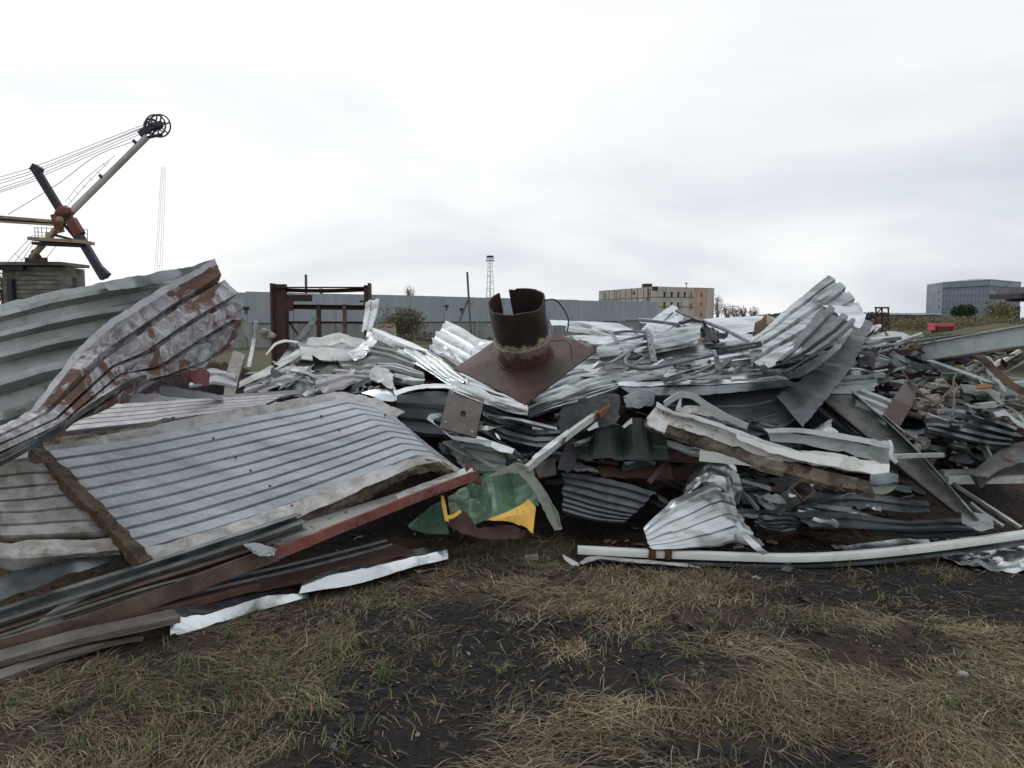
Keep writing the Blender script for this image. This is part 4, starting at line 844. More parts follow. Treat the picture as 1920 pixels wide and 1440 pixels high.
sheet('torn_flashing', 'crumpled mauve flashing piece tucked between channels at the lower left', [
    [(-60, 1215, 3.72), (60, 1172, 3.84), (130, 1118, 3.98), (160, 1112, 4.05)], [(-60, 1232, 3.7), (60, 1196, 3.8), (130, 1158, 3.92), (165, 1136, 4.0)]], MT['mauve'], ab=True, k=-.02, cr=.012, cf=8, du=.02)
lline('angle_bar', 'dull grey angle bar with a ragged upper lip at the lower left', [(-60, 1218, 3.7), (120, 1158, 3.88), (280, 1106, 4.05), (420, 1066, 4.25), (515, 1036, 4.4)], 'greengrey', sec_angle(.05, .035, .006), wob=.01, twist=.3)
sheet('bent_foil', 'scrap of pale crumpled foil at the meeting of angle bar and red beam', [
    [(455, 1024, 4.35), (480, 1020, 4.4), (517, 1034, 4.45)], [(468, 1036, 4.3), (490, 1046, 4.32), (512, 1046, 4.38)]], MT['galv2'], ab=True, k=-.06, cr=.016, cf=14, du=.012)
# the beam, brown at the left, red at the right: one beam with flange and web
bb = A(400, 1130, 4.2); bb[2] = 0
bm = thing('steel_beam', 'long brown steel beam turning red towards its right end under the panel', 'steel beam', bb)
def btri(nm, pts, sec, m, **kw): V, Fs = bar_geo([A(*p) for p in pts], sec, **kw); return mk(nm, V, Fs, MT[m], bm)
btri('front_flange', [(-60, 1230, 3.66), (140, 1176, 3.85), (280, 1126, 4.02), (420, 1072, 4.22), (520, 1036, 4.42)], sec_box(.022, .085), 'brownbeam', wob=.004, n=30)
btri('front_flange', [(520, 1037, 4.42), (620, 996, 4.65), (740, 948, 4.95), (820, 917, 5.15), (893, 890, 5.35)], sec_box(.022, .062), 'redbeam', wob=.004, n=30)
g = sheet_geo([[(480, 1004, 4.66), (600, 968, 4.9), (700, 938, 5.1), (800, 905, 5.28), (885, 880, 5.42)], [(500, 1034, 4.44), (610, 992, 4.66), (735, 944, 4.96), (820, 910, 5.16), (890, 885, 5.35)]], ab=True, bend=.002, k=.01); V, Fc = slab(g[0], g[1], .01); mk('web', V, Fc, MT['webgrey'], bm, ang=20)
g = sheet_geo([[(740, 926, 5.15), (800, 903, 5.27), (884, 872, 5.44)], [(748, 938, 5.0), (810, 914, 5.15), (888, 884, 5.36)]], ab=True, bend=.002, k=-.006); V, Fc = slab(g[0], g[1], .006); mk('flaked_patch', V, Fc, MT['whiterust'], bm, ang=20)
g = sheet_geo([[(872, 872, 5.42), (885, 866, 5.46), (905, 902, 5.36)], [(878, 896, 5.32), (890, 905, 5.34), (902, 908, 5.34)]], ab=True, bend=.002, k=-.02); V, Fc = slab(g[0], g[1], .012); mk('end_plate', V, Fc, MT['rustd'], bm, ang=20)
lline('steel_rod', 'upper of two thin dark rods running just below the red beam', [(250, 1130, 4.1), (420, 1086, 4.3), (600, 1044, 4.6), (725, 1012, 4.95)], 'tube', sec_box(.012, .012), cat='rod', wob=.005)
lline('steel_rod', 'lower of two thin dark rods running just below the red beam', [(300, 1128, 4.08), (420, 1098, 4.26), (600, 1056, 4.55), (735, 1020, 4.85)], 'tube', sec_box(.014, .012), cat='rod', wob=.005)
lline('board', 'upper weathered dark board on the ground at the lower left corner', [(-80, 1262, 3.55), (120, 1206, 3.7), (240, 1180, 3.82), (330, 1158, 3.95)], 'wood', sec_box(.14, .03), cat='board', wob=.01)
lline('board', 'lowest grey board touching the burnt soil at the lower left corner', [(-80, 1300, 3.4), (60, 1250, 3.55), (190, 1208, 3.75), (260, 1196, 3.9)], 'wood', sec_box(.10, .025), cat='board', wob=.012)
lline('board', 'dark rusty plank in the shadow under the brown beam', [(-80, 1246, 3.7), (120, 1194, 3.86), (300, 1146, 4.06), (480, 1098, 4.35)], 'rustd', sec_box(.12, .03), cat='board', wob=.01)
sheet('rusty_sheet', 'dark rusty sheet lying flat on the soil under the two rods', [
    [(420, 1106, 4.5), (600, 1058, 4.85), (740, 1020, 5.2)], [(480, 1112, 4.3), (620, 1082, 4.6), (780, 1036, 5.0)]], MT['rustd'], ab=True, bend=.01, cr=.006)
# galvanised flashing strips on the soil
fb = A(430, 1180, 4.1); fb[2] = 0
fl = thing('flashing_strip', 'bright folded galvanised flashing strip lying at the front left on the soil', 'metal strip', fb)
g = sheet_geo([[(304, 1142, 4.0), (380, 1128, 4.15), (480, 1108, 4.35), (575, 1100, 4.55)], [(322, 1160, 3.93), (392, 1150, 4.05), (500, 1118, 4.28), (572, 1112, 4.45)]], ab=True, bend=.006, cr=.005, cf=7); V, Fc = slab(g[0], g[1], .004); mk('top_flange', V, Fc, MT['galvd'], fl, ang=24)
g = sheet_geo([[(320, 1158, 3.93), (392, 1150, 4.05), (500, 1117, 4.28), (578, 1112, 4.48)], [(319, 1194, 3.88), (372, 1180, 3.98), (480, 1146, 4.22), (578, 1120, 4.46)]], ab=True, bend=.006, cr=.007, cf=7); V, Fc = slab(g[0], g[1], .004); mk('front_face', V, Fc, MT['galv'], fl, ang=24)
sheet('flashing_strip', 'crumpled silver flashing strip on the soil below the green scrap', [
    [(566, 1092, 4.9), (630, 1070, 5.0), (700, 1054, 5.2), (770, 1036, 5.4), (838, 1024, 5.55)], [(566, 1100, 4.66), (630, 1080, 4.76), (700, 1064, 4.9), (770, 1046, 5.08), (838, 1031, 5.28)], [(560, 1114, 4.62), (630, 1104, 4.70), (690, 1090, 4.83), (765, 1066, 5.03), (840, 1048, 5.24)]], MT['galv'], ab=True, k=-.22, bend=.01, cr=.012, cf=4, du=.02)
sheet('flashing_strip', 'dull twisted foil end lying behind the crumpled silver flashing strip', [
    [(605, 1068, 4.95), (680, 1056, 5.05), (760, 1034, 5.25), (830, 1028, 5.4)], [(610, 1082, 4.85), (680, 1070, 4.95), (760, 1048, 5.15), (830, 1034, 5.3)]], MT['galv2'], ab=True, k=-.14, bend=.02, cr=.016, cf=8, du=.02)
# ================================================================== LEFT MIDDLE: jumble behind the panel
sheet('brown_post', 'leaning dark brown plank sticking up behind the bend of the white panel', [[(438, 656), (460, 664)], [(424, 700), (448, 706)], [(418, 748, -.1), (438, 750, -.1)]], MT['browngrey'], t=.03, du=.03, cat='post')
bar('pale_post', 'thin pale grey post standing left of the rusty frame', [S(466, 690, .3), S(474, 650, .4), A(481, 602, 8.0)], sec_box(.035, .02), MT['primerl'], 'post')
bar('flat_bar', 'long grey flat bar slanting up across the rusty frame', [S(510, 700, .2), S(545, 655, .5), A(592, 596, 8.2)], sec_box(.055, .012), MT['galvd'], 'flat bar', up=(0, -1, .3))
sheet('angle_sheet', 'long grey folded sheet slanting up towards the pale block', [[(450, 716), (500, 690), (560, 655), (562, 660)], [(448, 728, -.1), (500, 704, -.1), (562, 668, -.1), (564, 672, -.1)]], MT['galvd'], bend=.01, cr=.004)
sheet('curved_strip', 'thin pale strip arching in front of the rusty frame foot', [[(498, 665), (515, 642), (535, 636), (560, 640)], [(500, 669), (517, 647), (536, 641), (560, 644)]], MT['primerl'], k=.3)
sheet('crumpled_sheet', 'pale crumpled ribbed sheet between the dark plank and the folded sheet', [[(462, 722), (500, 700), (535, 684), (580, 690), (592, 712)], [(458, 742), (500, 728), (540, 716), (575, 722), (588, 728)]], MT['mauve'], ribs=2, rh=.025, cr=.015, cf=4, du=.02)
sheet('crumpled_sheet', 'dark hollow sheet humped right behind the panel bend', [[(520, 738), (552, 722), (580, 716), (600, 738)], [(500, 748), (550, 744), (580, 742), (606, 744)]], MT['slate'], cr=.02, cf=5, du=.02, bend=.02)
sheet('crumpled_sheet', 'small whitish crumpled foil beside the dark humped sheet', [[(586, 716), (605, 708), (628, 716)], [(584, 736), (606, 734), (622, 738)]], MT['galv2'], cr=.03, cf=9, du=.012)
sheet('thin_sheet', 'pale sheet edge running behind the crumpled pieces left of centre', [[(360, 706), (400, 690), (440, 700)], [(355, 728), (400, 722), (445, 728)]], MT['mauve'], ribs=2, rh=.02, cr=.012, cf=8)
sheet('rusty_offcut', 'orange-rusted offcut hanging below the flaking deck sheet', [[(346, 690, 5.6), (380, 680, 5.8), (392, 700, 5.9)], [(340, 716, 5.6), (372, 722, 5.7), (390, 724, 5.9)]], MT['redbeam'], ab=True, cr=.01)
sheet('thin_sheet', 'dark bent sheet with a bright upper edge below the orange offcut', [[(300, 722, 5.8), (340, 726, 5.9), (410, 742, 6.1)], [(300, 742, 5.7), (340, 744, 5.8), (420, 752, 6.0)]], MT['slate'], ab=True, cr=.006)
sheet('torn_flap', 'dull green torn flap behind the end of the flaking deck sheet', [[(449, 594, 6.2), (462, 600, 6.3), (468, 622, 6.3)], [(447, 610, 6.2), (456, 626, 6.2), (463, 636, 6.2)]], MT['greengrey'], ab=True, cr=.012)
bx = thing('trough', 'cream-sided metal trough lying between the jumble and the galvanised sheets', 'trough', S(610, 700))
g = sheet_geo([[(562, 651), (610, 652), (662, 656)], [(565, 674), (610, 676), (655, 676)]], k=-.05, bend=.003, cr=.003); V, Fc = slab(g[0], g[1], .004); mk('side', V, Fc, MT['primerl'], bx, ang=24)
g = sheet_geo([[(556, 641, .3), (610, 642, .3), (668, 646, .3)], [(562, 651), (610, 652), (664, 656)]], k=-.04, bend=.003); V, Fc = slab(g[0], g[1], .004); mk('rim', V, Fc, MT['galvd'], bx, ang=24)
g = sheet_geo([[(562, 675), (610, 678), (668, 680)], [(560, 716), (610, 722), (640, 722)]], k=.05, bend=.006, cr=.01); V, Fc = slab(g[0], g[1], .004); mk('base', V, Fc, MT['darkgreen'], bx, ang=24)
sheet('arched_sheet', 'arched dull white sheet lying across the trough', [[(578, 636), (606, 632), (636, 624), (660, 632), (684, 636)], [(574, 648), (606, 650), (640, 642), (660, 652), (676, 654)]], MT['primerl'], k=.05, cr=.012, cf=7, bend=.01)
# ================================================================== CENTRE LEFT: bright galvanised sheets
sheet('upright_strip', 'bright galvanised strip standing upright at the foot of the rusty frame', [[(685, 566), (683, 590), (678, 622)], [(697, 563), (694, 590), (688, 622)], [(711, 562), (706, 592), (698, 618)]], MT['galv2'], k=-1.0, cr=.006, cf=4, du=.03, bend=.01, jag=.2, ribs=2, rh=.02)
sheet('ridge_flashing', 'long bright ridge flashing sloping down from the upright strip', [[(694, 612), (730, 626), (770, 642), (800, 656)], [(696, 618, -.1), (730, 634, -.1), (765, 650, -.1), (796, 660, -.1)], [(700, 634, .1), (730, 648, .1), (758, 660, .1), (775, 664, .1)]], MT['galv'], cr=.004, bend=.008, sm=.1)
sheet('crumpled_column', 'crushed shiny sheet crumpled like foil below the upright strip', [[(692, 618), (684, 640), (664, 656), (648, 672)], [(708, 640), (700, 656), (684, 670), (668, 680)]], MT['galv'], k=-.15, cr=.03, cf=4, du=.02)
for i, (lab, rows, mat, rb, kk) in enumerate((
    ('grey-green ribbed sheet on top of the stack left of the pipe', [[(688, 648), (735, 658), (790, 680)], [(678, 664), (730, 676), (780, 694)]], 'primer', 2, -.05),
    ('grey ribbed sheet with a pointed tongue second in the stack left of the pipe', [[(622, 680), (660, 672), (700, 664), (760, 676)], [(638, 694), (680, 694), (720, 696), (790, 706)]], 'primer', 2, 0),
    ('sheet with a tubular pale lip lowest in the stack left of the pipe', [[(618, 695), (660, 698), (700, 702), (750, 706)], [(640, 714), (680, 716), (710, 718), (760, 722)]], 'mauve', 2, .02),
    ('dull sheet with a bright upper edge right of the crushed cup', [[(730, 696), (765, 706), (800, 718)], [(740, 716), (765, 722), (800, 724)]], 'galv2', 1, -.12),
    ('thin pale ridge sheet just above the crushed cup', [[(706, 682), (740, 684), (775, 696), (800, 706)], [(704, 694), (735, 694), (770, 704), (796, 712)]], 'primerl', 2, -.10))):
    sheet('stacked_sheet', lab, rows, MT[mat], ribs=rb, rh=.035, k=kk, cr=.008, torn=.05, group='stack of ribbed sheets left of the rusty pipe', bend=.01)
sheet('crushed_cup', 'pale crushed sheet balled up like a cup left of the pipe', [[(694, 698), (706, 688), (728, 694), (738, 706)], [(692, 708), (706, 706), (728, 712), (736, 716)], [(698, 718), (712, 722), (730, 728), (742, 734)]], MT['primerl'], k=-.2, cr=.03, cf=6, du=.015, bend=.03)
offs = []
for i in range(9):
    px, py = 634+i*9+rng.uniform(-4, 4), 722+rng.uniform(-8, 10)
    a_ = rng.uniform(-.8, .8); bar('scrap_stick', ('leftmost', 'second from left', 'third from left', 'fourth from left', 'fifth from left', 'sixth from left', 'seventh from left', 'eighth from left', 'rightmost')[i]+' short metal offcut below the stack left of the pipe', [S(px, py, -.1), S(px+14*math.cos(a_), py+10*math.sin(a_), .05)], sec_angle(.025, .02, .004), MT['mauve' if i % 2 else 'slate'], 'offcut', group='short offcuts below the stack')
sheet('flat_sheet', 'dull flat sheet piece just above the top edge of the panel bend', [[(630, 728), (660, 722), (700, 724)], [(628, 736), (660, 736), (700, 734)]], MT['galvd'], k=-.05, cr=.008)
sheet('bright_tongue', 'bright white sheet tongue lying behind the bend of the white panel', [[(678, 738, .1), (700, 731), (740, 727)], [(700, 744), (720, 744), (744, 738)], [(715, 752), (735, 754), (744, 752)]], MT['galv'], k=-.15, cr=.006, bend=.01)
sheet('roof_sheet', 'flat bright ribbed sheet with a long straight left edge left of the pipe', [[(738, 657, .1), (780, 684), (815, 706), (846, 728)], [(768, 654, .1), (800, 678), (830, 702), (862, 722)], [(800, 656, .2), (820, 668, .1), (845, 690), (880, 716)]], MT['galv'], ribs=5, rh=.014, k=-.12, prof=(.0, .6, .7, .9), cr=.006, cf=4, bend=.015)
sheet('roof_sheet', 'bright deep-ribbed sheet raised behind the left corner of the rusty plate', [[(835, 600), (866, 614), (896, 634), (926, 640)], [(815, 630), (850, 648), (884, 664), (915, 668)], [(802, 654), (832, 668), (860, 688), (900, 700)]], MT['galv'], ribs=4, rh=.035, k=-.05, prof=(.0, .66, .72, .92), cr=.003, cf=2, torn=.03, jag=.1, bend=.015)
sheet('twisted_sheet', 'twisted silver sheet pinched under the left corner of the rusty plate', [[(822, 648), (840, 664), (856, 690), (862, 700)], [(836, 650), (850, 668), (866, 684), (874, 694)]], MT['galv2'], k=-.25, cr=.02, cf=8, du=.015)
sheet('valley_sheet', 'shining ribbed sheet sloping down to the lower corner of the rusty plate from the left', [[(838, 694, .1), (880, 706, .1), (930, 726, .1), (975, 750, .05)], [(838, 712), (880, 726), (930, 744), (985, 765)], [(848, 726, -.1), (890, 740, -.1), (935, 758, -.1), (990, 773, -.1)]], MT['galv'], ribs=4, rh=.02, k=-.08, cr=.006, bend=.01)
sheet('rolled_lip', 'bright rolled sheet lip curving from the panel bend to the brown plate', [[(738, 733), (766, 724), (800, 719), (838, 719), (862, 728), (900, 744), (945, 760), (990, 771)], [(742, 743, -.05), (768, 733, -.05), (800, 727, -.05), (836, 727, -.05), (856, 735, -.05), (900, 754, -.05), (945, 769, -.05), (990, 779, -.05)]], MT['galv'], k=-.3, cr=.005, cf=8, du=.02)
sheet('dark_curtain', 'dark drooping sheet hanging below the rolled lip left of the brown plate', [[(742, 742), (790, 732), (850, 730), (900, 750)], [(745, 775), (790, 775), (850, 785), (900, 790)], [(770, 810), (800, 815), (850, 820), (900, 830)]], MT['slate'], k=.0, ribs=3, rh=.03, cr=.012, bend=.03)
# ================================================================== the rusty pipe on its plate
tl = R(28); rl = R(9)
ax = np.array([-.15, -math.sin(tl), math.cos(tl)]); ax /= np.linalg.norm(ax)
hp = A(985, 668, 6.45); e1 = np.cross(ax, [0, 1, 0]); e1 /= np.linalg.norm(e1); e1 = -e1 if e1[0] < 0 else e1; e2 = np.cross(ax, e1)
pp = thing('rusty_pipe', 'short burnt rusty pipe stub welded on a diamond-shaped steel plate at the centre', 'pipe', hp)
def ring(h, r, a_): return hp+ax*h+e1*(r*math.cos(a_))+e2*(r*math.sin(a_))
na = 64; nh = 22; Hp = .50; R0 = .222
def pipe_seg(h0, h1, r0, r1, nm, m, notch=False, amp=.003):
    V, Fs = [], []; hs_ = np.linspace(0, 1, nh)
    an = np.linspace(0, 2*math.pi, na, endpoint=False)
    for io in (0, 1):
        for h in hs_:
            for a_ in an:
                top_ = h1
                if notch: top_ = h1+.005*math.sin(a_*3+1)+.016*float(_jag[int(a_/2/math.pi*na) % na])
                hh = h0+(top_-h0)*h; r_ = r0+(r1-r0)*h-io*.010+amp*math.sin(a_*5+h*7)
                V.append(ring(hh, r_, a_))
    V = np.array(V); V += (.003*vn(V*18, 5))[:, None]*0
    def id_(io, i, j): return io*nh*na+i*na+(j % na)
    skip = lambda i, j: notch and (cut0 <= (j % na) < cut1) and i >= nh*.28+ (abs((j % na)-(cut0+cut1)/2) > 1)*1.5
    for i in range(nh-1):
        for j in range(na):
            if skip(i, j): continue
            Fs.append((id_(0, i, j), id_(0, i, j+1), id_(0, i+1, j+1), id_(0, i+1, j))); Fs.append((id_(1, i, j), id_(1, i+1, j), id_(1, i+1, j+1), id_(1, i, j+1)))
            for jj in (j, j+1):
                if notch and ((jj == j and skip(i, j-1)) or (jj == j+1 and skip(i, j+1))): Fs.append((id_(0, i, jj), id_(1, i, jj), id_(1, i+1, jj), id_(0, i+1, jj)))
    for j in range(na):
        i = nh-1
        if not skip(i-1, j): Fs.append((id_(0, i, j), id_(0, i, j+1), id_(1, i, j+1), id_(1, i, j)))
    return mk(nm, V, Fs, m, pp, ang=40)
_jag = np.clip(fbm(np.stack([np.cos(np.arange(na)/na*6.283)*3, np.sin(np.arange(na)/na*6.283)*3, np.zeros(na)], -1), 5, 4)*1.2-.25, -1.6, .1)
# the slot sits at the upper left of the mouth (far side, left)
best = None
for j in range(na):
    a_ = 2*math.pi*j/na; q = ring(Hp, R0, a_); d_ = q[1]; 
ang_slot = None
angs = [(2*math.pi*j/na) for j in range(na)]
cand = [(abs((ring(Hp, R0, a_)-hp)[0]+.165), j) for j, a_ in enumerate(angs) if (ring(Hp, R0, a_)-ring(Hp, 0, 0))@np.array([0, 1, 0]) > 0]
cut_c = min(cand)[1]; cut0, cut1 = cut_c-2, cut_c+2
if cut0 < 0: cut0, cut1 = 0, 4
tube_m = MT['pipe']
def pipe_material():
    m, t, b = nodes('burnt_pipe_scale'); N_ = t.nodes.new; L_ = t.links.new
    tc_ = N_('ShaderNodeTexCoord'); d_ = N_('ShaderNodeVectorMath'); d_.operation = 'DOT_PRODUCT'; L_(tc_.outputs['Object'], d_.inputs[0]); d_.inputs[1].default_value = tuple(ax)
    n_ = N_('ShaderNodeTexNoise'); n_.inputs['Scale'].default_value = 9; n_.inputs['Detail'].default_value = 8; n_.inputs['Roughness'].default_value = .7; L_(tc_.outputs['Object'], n_.inputs[0])
    a_ = N_('ShaderNodeMath'); a_.operation = 'MULTIPLY_ADD'; L_(n_.outputs['Fac'], a_.inputs[0]); a_.inputs[1].default_value = .22; L_(d_.outputs['Value'], a_.inputs[2])
    r_ = N_('ShaderNodeValToRGB'); L_(a_.outputs[0], r_.inputs[0]); el = r_.color_ramp.elements
    # old scale left in a band half-way up, red primer at the foot, soot above
    st = ((.12, (.10, .042, .032)), (.20, (.11, .05, .037)), (.225, (.22, .18, .14)), (.31, (.42, .38, .31)), (.33, (.035, .024, .018)), (.40, (.026, .016, .013)), (.55, (.038, .022, .017)), (.64, (.06, .034, .026)))
    el[0].position, el[0].color = st[0][0], (*st[0][1], 1); el[1].position, el[1].color = st[-1][0], (*st[-1][1], 1)
    for p_, c_ in st[1:-1]: q = el.new(p_); q.color = (*c_, 1)
    n2 = N_('ShaderNodeTexNoise'); n2.inputs['Scale'].default_value = 26; n2.inputs['Detail'].default_value = 6; n2.inputs['Roughness'].default_value = .8; L_(tc_.outputs['Object'], n2.inputs[0])
    r2 = N_('ShaderNodeValToRGB'); L_(n2.outputs['Fac'], r2.inputs[0]); r2.color_ramp.elements[0].position = .35; r2.color_ramp.elements[0].color = (.45, .42, .4, 1); r2.color_ramp.elements[1].position = .7; r2.color_ramp.elements[1].color = (1.5, 1.4, 1.3, 1)
    x = N_('ShaderNodeMix'); x.data_type = 'RGBA'; x.blend_type = 'MULTIPLY'; x.inputs[0].default_value = 1; L_(r_.outputs[0], x.inputs[6]); L_(r2.outputs[0], x.inputs[7]); L_(x.outputs[2], b.inputs['Base Color'])
    b.inputs['Roughness'].default_value = .62; b.inputs['Metallic'].default_value = .1
    bp = N_('ShaderNodeBump'); bp.inputs['Strength'].default_value = .6; bp.inputs['Distance'].default_value = .01; L_(n2.outputs['Fac'], bp.inputs['Height']); L_(bp.outputs[0], b.inputs['Normal']); return m
MT['pipes'] = pipe_material()
pipe_seg(0, Hp, R0-.015, R0, 'tube', MT['pipes'], notch=True)
for h in (.0, .17):
    V, Fs = bar_geo([ring(h, R0+.002, a_) for a_ in np.linspace(0, 2*math.pi, 40)], sec_box(.012, .014), up=tuple(ax), n=40, sm=0); mk('weld_ring', V, Fs, MT['pipes'], pp)
# plate: corners picked from the diamond seen in the picture, on the plane through the pipe foot
def onplane(px, py, off=0):
    o = np.array([0, 0, CAMZ]); q = A(px, py, 6.0)-o; return o+q*(((hp+ax*off-o)@ax)/(q@ax))
c4 = [onplane(851, 690), onplane(984, 757), onplane(1118, 655), None]; c4[3] = c4[0]+c4[2]-c4[1]
V = []; Fs = []; npl = 14
for i in range(npl):
    for j in range(npl):
        f, g_ = i/(npl-1), j/(npl-1); q = (c4[0]*(1-f)+c4[3]*f)*(1-g_)+(c4[1]*(1-f)+c4[2]*f)*g_; V.append(q+ax*(.010*vn(q[None]*3, 9)[0]-.02*abs(f-.5)*abs(g_-.5)))
V = np.array(V).reshape(npl, npl, 3); V2, F2 = slab(V, np.broadcast_to(ax, V.shape), .012); mk('base_plate', V2, F2, MT['plate'], pp, ang=24)
wl = [ring(Hp, R0, 0)*0+A(1023, 563, 6.25), A(1040, 562, 6.3), A(1055, 577, 6.35), A(1066, 600, 6.35), A(1063, 622, 6.35)]
V, Fs = bar_geo(wl, sec_tube(.006, 6), n=24); mk('wire', V, Fs, MT['dark'], pp)
V, Fs = bar_geo([A(1030, 640, 6.15), A(1062, 640, 6.2), A(1072, 660, 6.3), A(1070, 690, 6.35)], sec_tube(.003, 5), n=14); mk('wire', V, Fs, MT['dark'], pp)
# brown plate with a square hole
P4 = [S(843, 728, -.35), S(908, 748, -.35), S(892, 820, -.4), S(824, 802, -.4)]
def bil(f, g_): return (P4[0]*(1-f)+P4[1]*f)*(1-g_)+(P4[3]*(1-f)+P4[2]*f)*g_
ff = [0, .15, .3, .46, .60, .75, .9, 1]; V = np.array([[bil(f, g_) for f in ff] for g_ in ff]); nnp = np.cross(P4[1]-P4[0], P4[3]-P4[0]); nnp /= np.linalg.norm(nnp); nnp = nnp if nnp[1] < 0 else -nnp
fr_ = V.reshape(-1, 3); n8 = len(ff); Fs = []
for i in range(n8-1):
    for j in range(n8-1):
        if i == 3 and j == 3: continue
        a_ = i*n8+j; Fs.append((a_, a_+1, a_+n8+1, a_+n8)); Fs.append(tuple(q+n8*n8 for q in (a_, a_+n8, a_+n8+1, a_+1)))
def rimq(a_, b_): Fs.append((a_, b_, b_+n8*n8, a_+n8*n8))
for j in range(n8-1): rimq(j, j+1); rimq((n8-1)*n8+j, (n8-1)*n8+j+1); rimq(j*n8, (j+1)*n8); rimq(j*n8+n8-1, (j+1)*n8+n8-1)
for a_, b_ in ((3*n8+3, 3*n8+4), (4*n8+3, 4*n8+4), (3*n8+3, 4*n8+3), (3*n8+4, 4*n8+4)): rimq(a_, b_)
o = mk('steel_plate', np.concatenate([fr_, fr_-nnp*.01]), Fs, MT['browngrey']); tag(o, 'grey-brown steel plate with a square hole in its middle, below left of the pipe', 'steel plate')
for f, g_ in ((.12, .12), (.13, .85), (.88, .9)):
    V, Fs = lump_geo(bil(f, g_)+nnp*.002, .009, 2, 6, .1); mk('bolt', V, Fs, MT['primerl'], o)
sheet('bent_trough', 'pale-edged galvanised trough folded around the lower corner of the holed plate', [[(835, 775, .2), (806, 777, .1), (800, 787), (820, 800), (845, 815), (880, 820), (922, 826)], [(838, 784, .2), (816, 786, .1), (812, 792), (826, 804), (848, 823), (880, 830), (920, 838)]], MT['galv2'], k=-.42, cr=.003, sm=.3)
sheet('thin_tray', 'light bent sheet strip running right from the folded trough', [[(858, 812), (900, 818), (930, 828), (965, 842)], [(862, 822), (900, 830), (925, 842), (960, 852)]], MT['galv'], k=-.3, cr=.012, cf=8)
sheet('crumpled_sheet', 'dark grey-green ribbed sheet crushed right of the bend of the white panel', [[(832, 826), (870, 822), (905, 834), (940, 836)], [(850, 858), (880, 852), (910, 856), (948, 862)], [(868, 880), (890, 884), (910, 888), (948, 890)]], MT['primer'], k=-.15, ribs=3, rh=.02, cr=.02, cf=6, du=.02)
sheet('crumpled_sheet', 'small dark crushed sheet directly under the folded trough', [[(820, 828), (850, 832), (880, 842)], [(830, 850), (850, 854), (872, 862)]], MT['slate'], k=-.1, cr=.02, cf=7)
sheet('long_sheet', 'dark bent ribbed sheet stretching below the lower corner of the rusty plate', [[(905, 752), (950, 776), (1000, 792), (1060, 788)], [(905, 786), (950, 806), (1000, 820), (1060, 816)], [(912, 812), (960, 832), (1010, 842), (1060, 838)]], MT['galvd'], k=-.05, ribs=4, rh=.03, cr=.008, bend=.02)
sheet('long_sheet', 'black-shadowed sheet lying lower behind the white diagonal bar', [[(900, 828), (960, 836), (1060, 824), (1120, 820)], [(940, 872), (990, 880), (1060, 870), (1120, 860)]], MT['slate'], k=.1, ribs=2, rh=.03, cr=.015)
sheet('small_tongue', 'tiny pale folded lip in the shadow right of the holed plate', [[(998, 798), (1015, 800), (1030, 796)], [(998, 804), (1015, 806), (1029, 801)]], MT['galv2'], k=-.25)
sheet('small_scrap', 'tiny bright scrap between the holed plate and the diagonal bar', [[(928, 812), (936, 818), (934, 824)], [(932, 822), (938, 826), (942, 822)]], MT['galv'], k=-.35, cr=.01)
# ================================================================== CENTRE RIGHT: long bright sheets
sheet('long_sheet', 'long bright ribbed sheet rising right from the lower corner of the rusty plate', [[(1040, 706, .1), (1090, 688, .1), (1160, 676, .1), (1300, 668, .1), (1420, 655, .1)], [(1010, 738), (1070, 715), (1160, 700), (1300, 690), (1420, 678)], [(990, 768, -.1), (1060, 745, -.1), (1150, 722, -.1), (1290, 714, -.1), (1430, 708, -.1)]], MT['galv2'], ribs=5, rh=.036, k=-.12, cr=.008, cf=2.5, bend=.02, kink=.8)
sheet('front_sheet', 'grey ribbed sheet fanning out below the long bright sheet right of the plate corner', [[(990, 770), (1040, 752), (1100, 732), (1158, 720)], [(992, 786), (1040, 768), (1100, 752), (1160, 732)]], MT['galv2'], ribs=3, rh=.02, k=-.25, cr=.006)
sheet('folded_lip', 'long straight bright folded lip above the dark wing sheet', [[(1158, 717), (1210, 717), (1272, 715), (1330, 713), (1400, 710), (1466, 704)], [(1160, 724, -.03), (1210, 725, -.03), (1272, 723, -.03), (1330, 722, -.03), (1400, 718, -.03), (1480, 712, -.03)]], MT['galv'], k=-.38, cr=.004, cf=9, du=.02)
sheet('folded_sheet', 'grey vertical folded face right under the long bright lip', [[(1162, 725), (1210, 726), (1272, 725), (1330, 723), (1400, 719), (1480, 713)], [(1180, 737), (1210, 740), (1272, 741), (1330, 740), (1400, 734), (1500, 722)]], MT['galvd'], k=-.40, cr=.003, bend=.004)
sheet('dark_wing', 'broad dark underside of a sheet spreading right of centre below the folded face', [[(1200, 738), (1290, 742), (1400, 736), (1500, 718), (1560, 700)], [(1230, 770), (1310, 786), (1400, 790), (1480, 770), (1535, 730)], [(1280, 800), (1350, 812), (1420, 818), (1470, 800), (1500, 780)]], MT['slate'], k=-.22, ribs=4, rh=.008, bend=.02, cr=.004)  # the underside's shade is put into the dark slate colour
sheet('wing_flank', 'dull grey flank of the dark wing sheet reaching up to the curled end', [[(1505, 802), (1548, 750), (1600, 684), (1638, 606)], [(1488, 782), (1520, 737), (1575, 673), (1627, 600)], [(1456, 742), (1495, 712), (1550, 668), (1612, 596)]], MT['slatem'], k=-.34, bend=.01, cr=.008, cf=3)
sheet('inner_gutter', 'light grey gutter-shaped strip inside the curled sheet right of centre', [[(1474, 702), (1510, 682), (1560, 652), (1590, 612)], [(1476, 712), (1516, 700), (1572, 658), (1600, 618)]], MT['galv'], k=-.48, bend=.006)
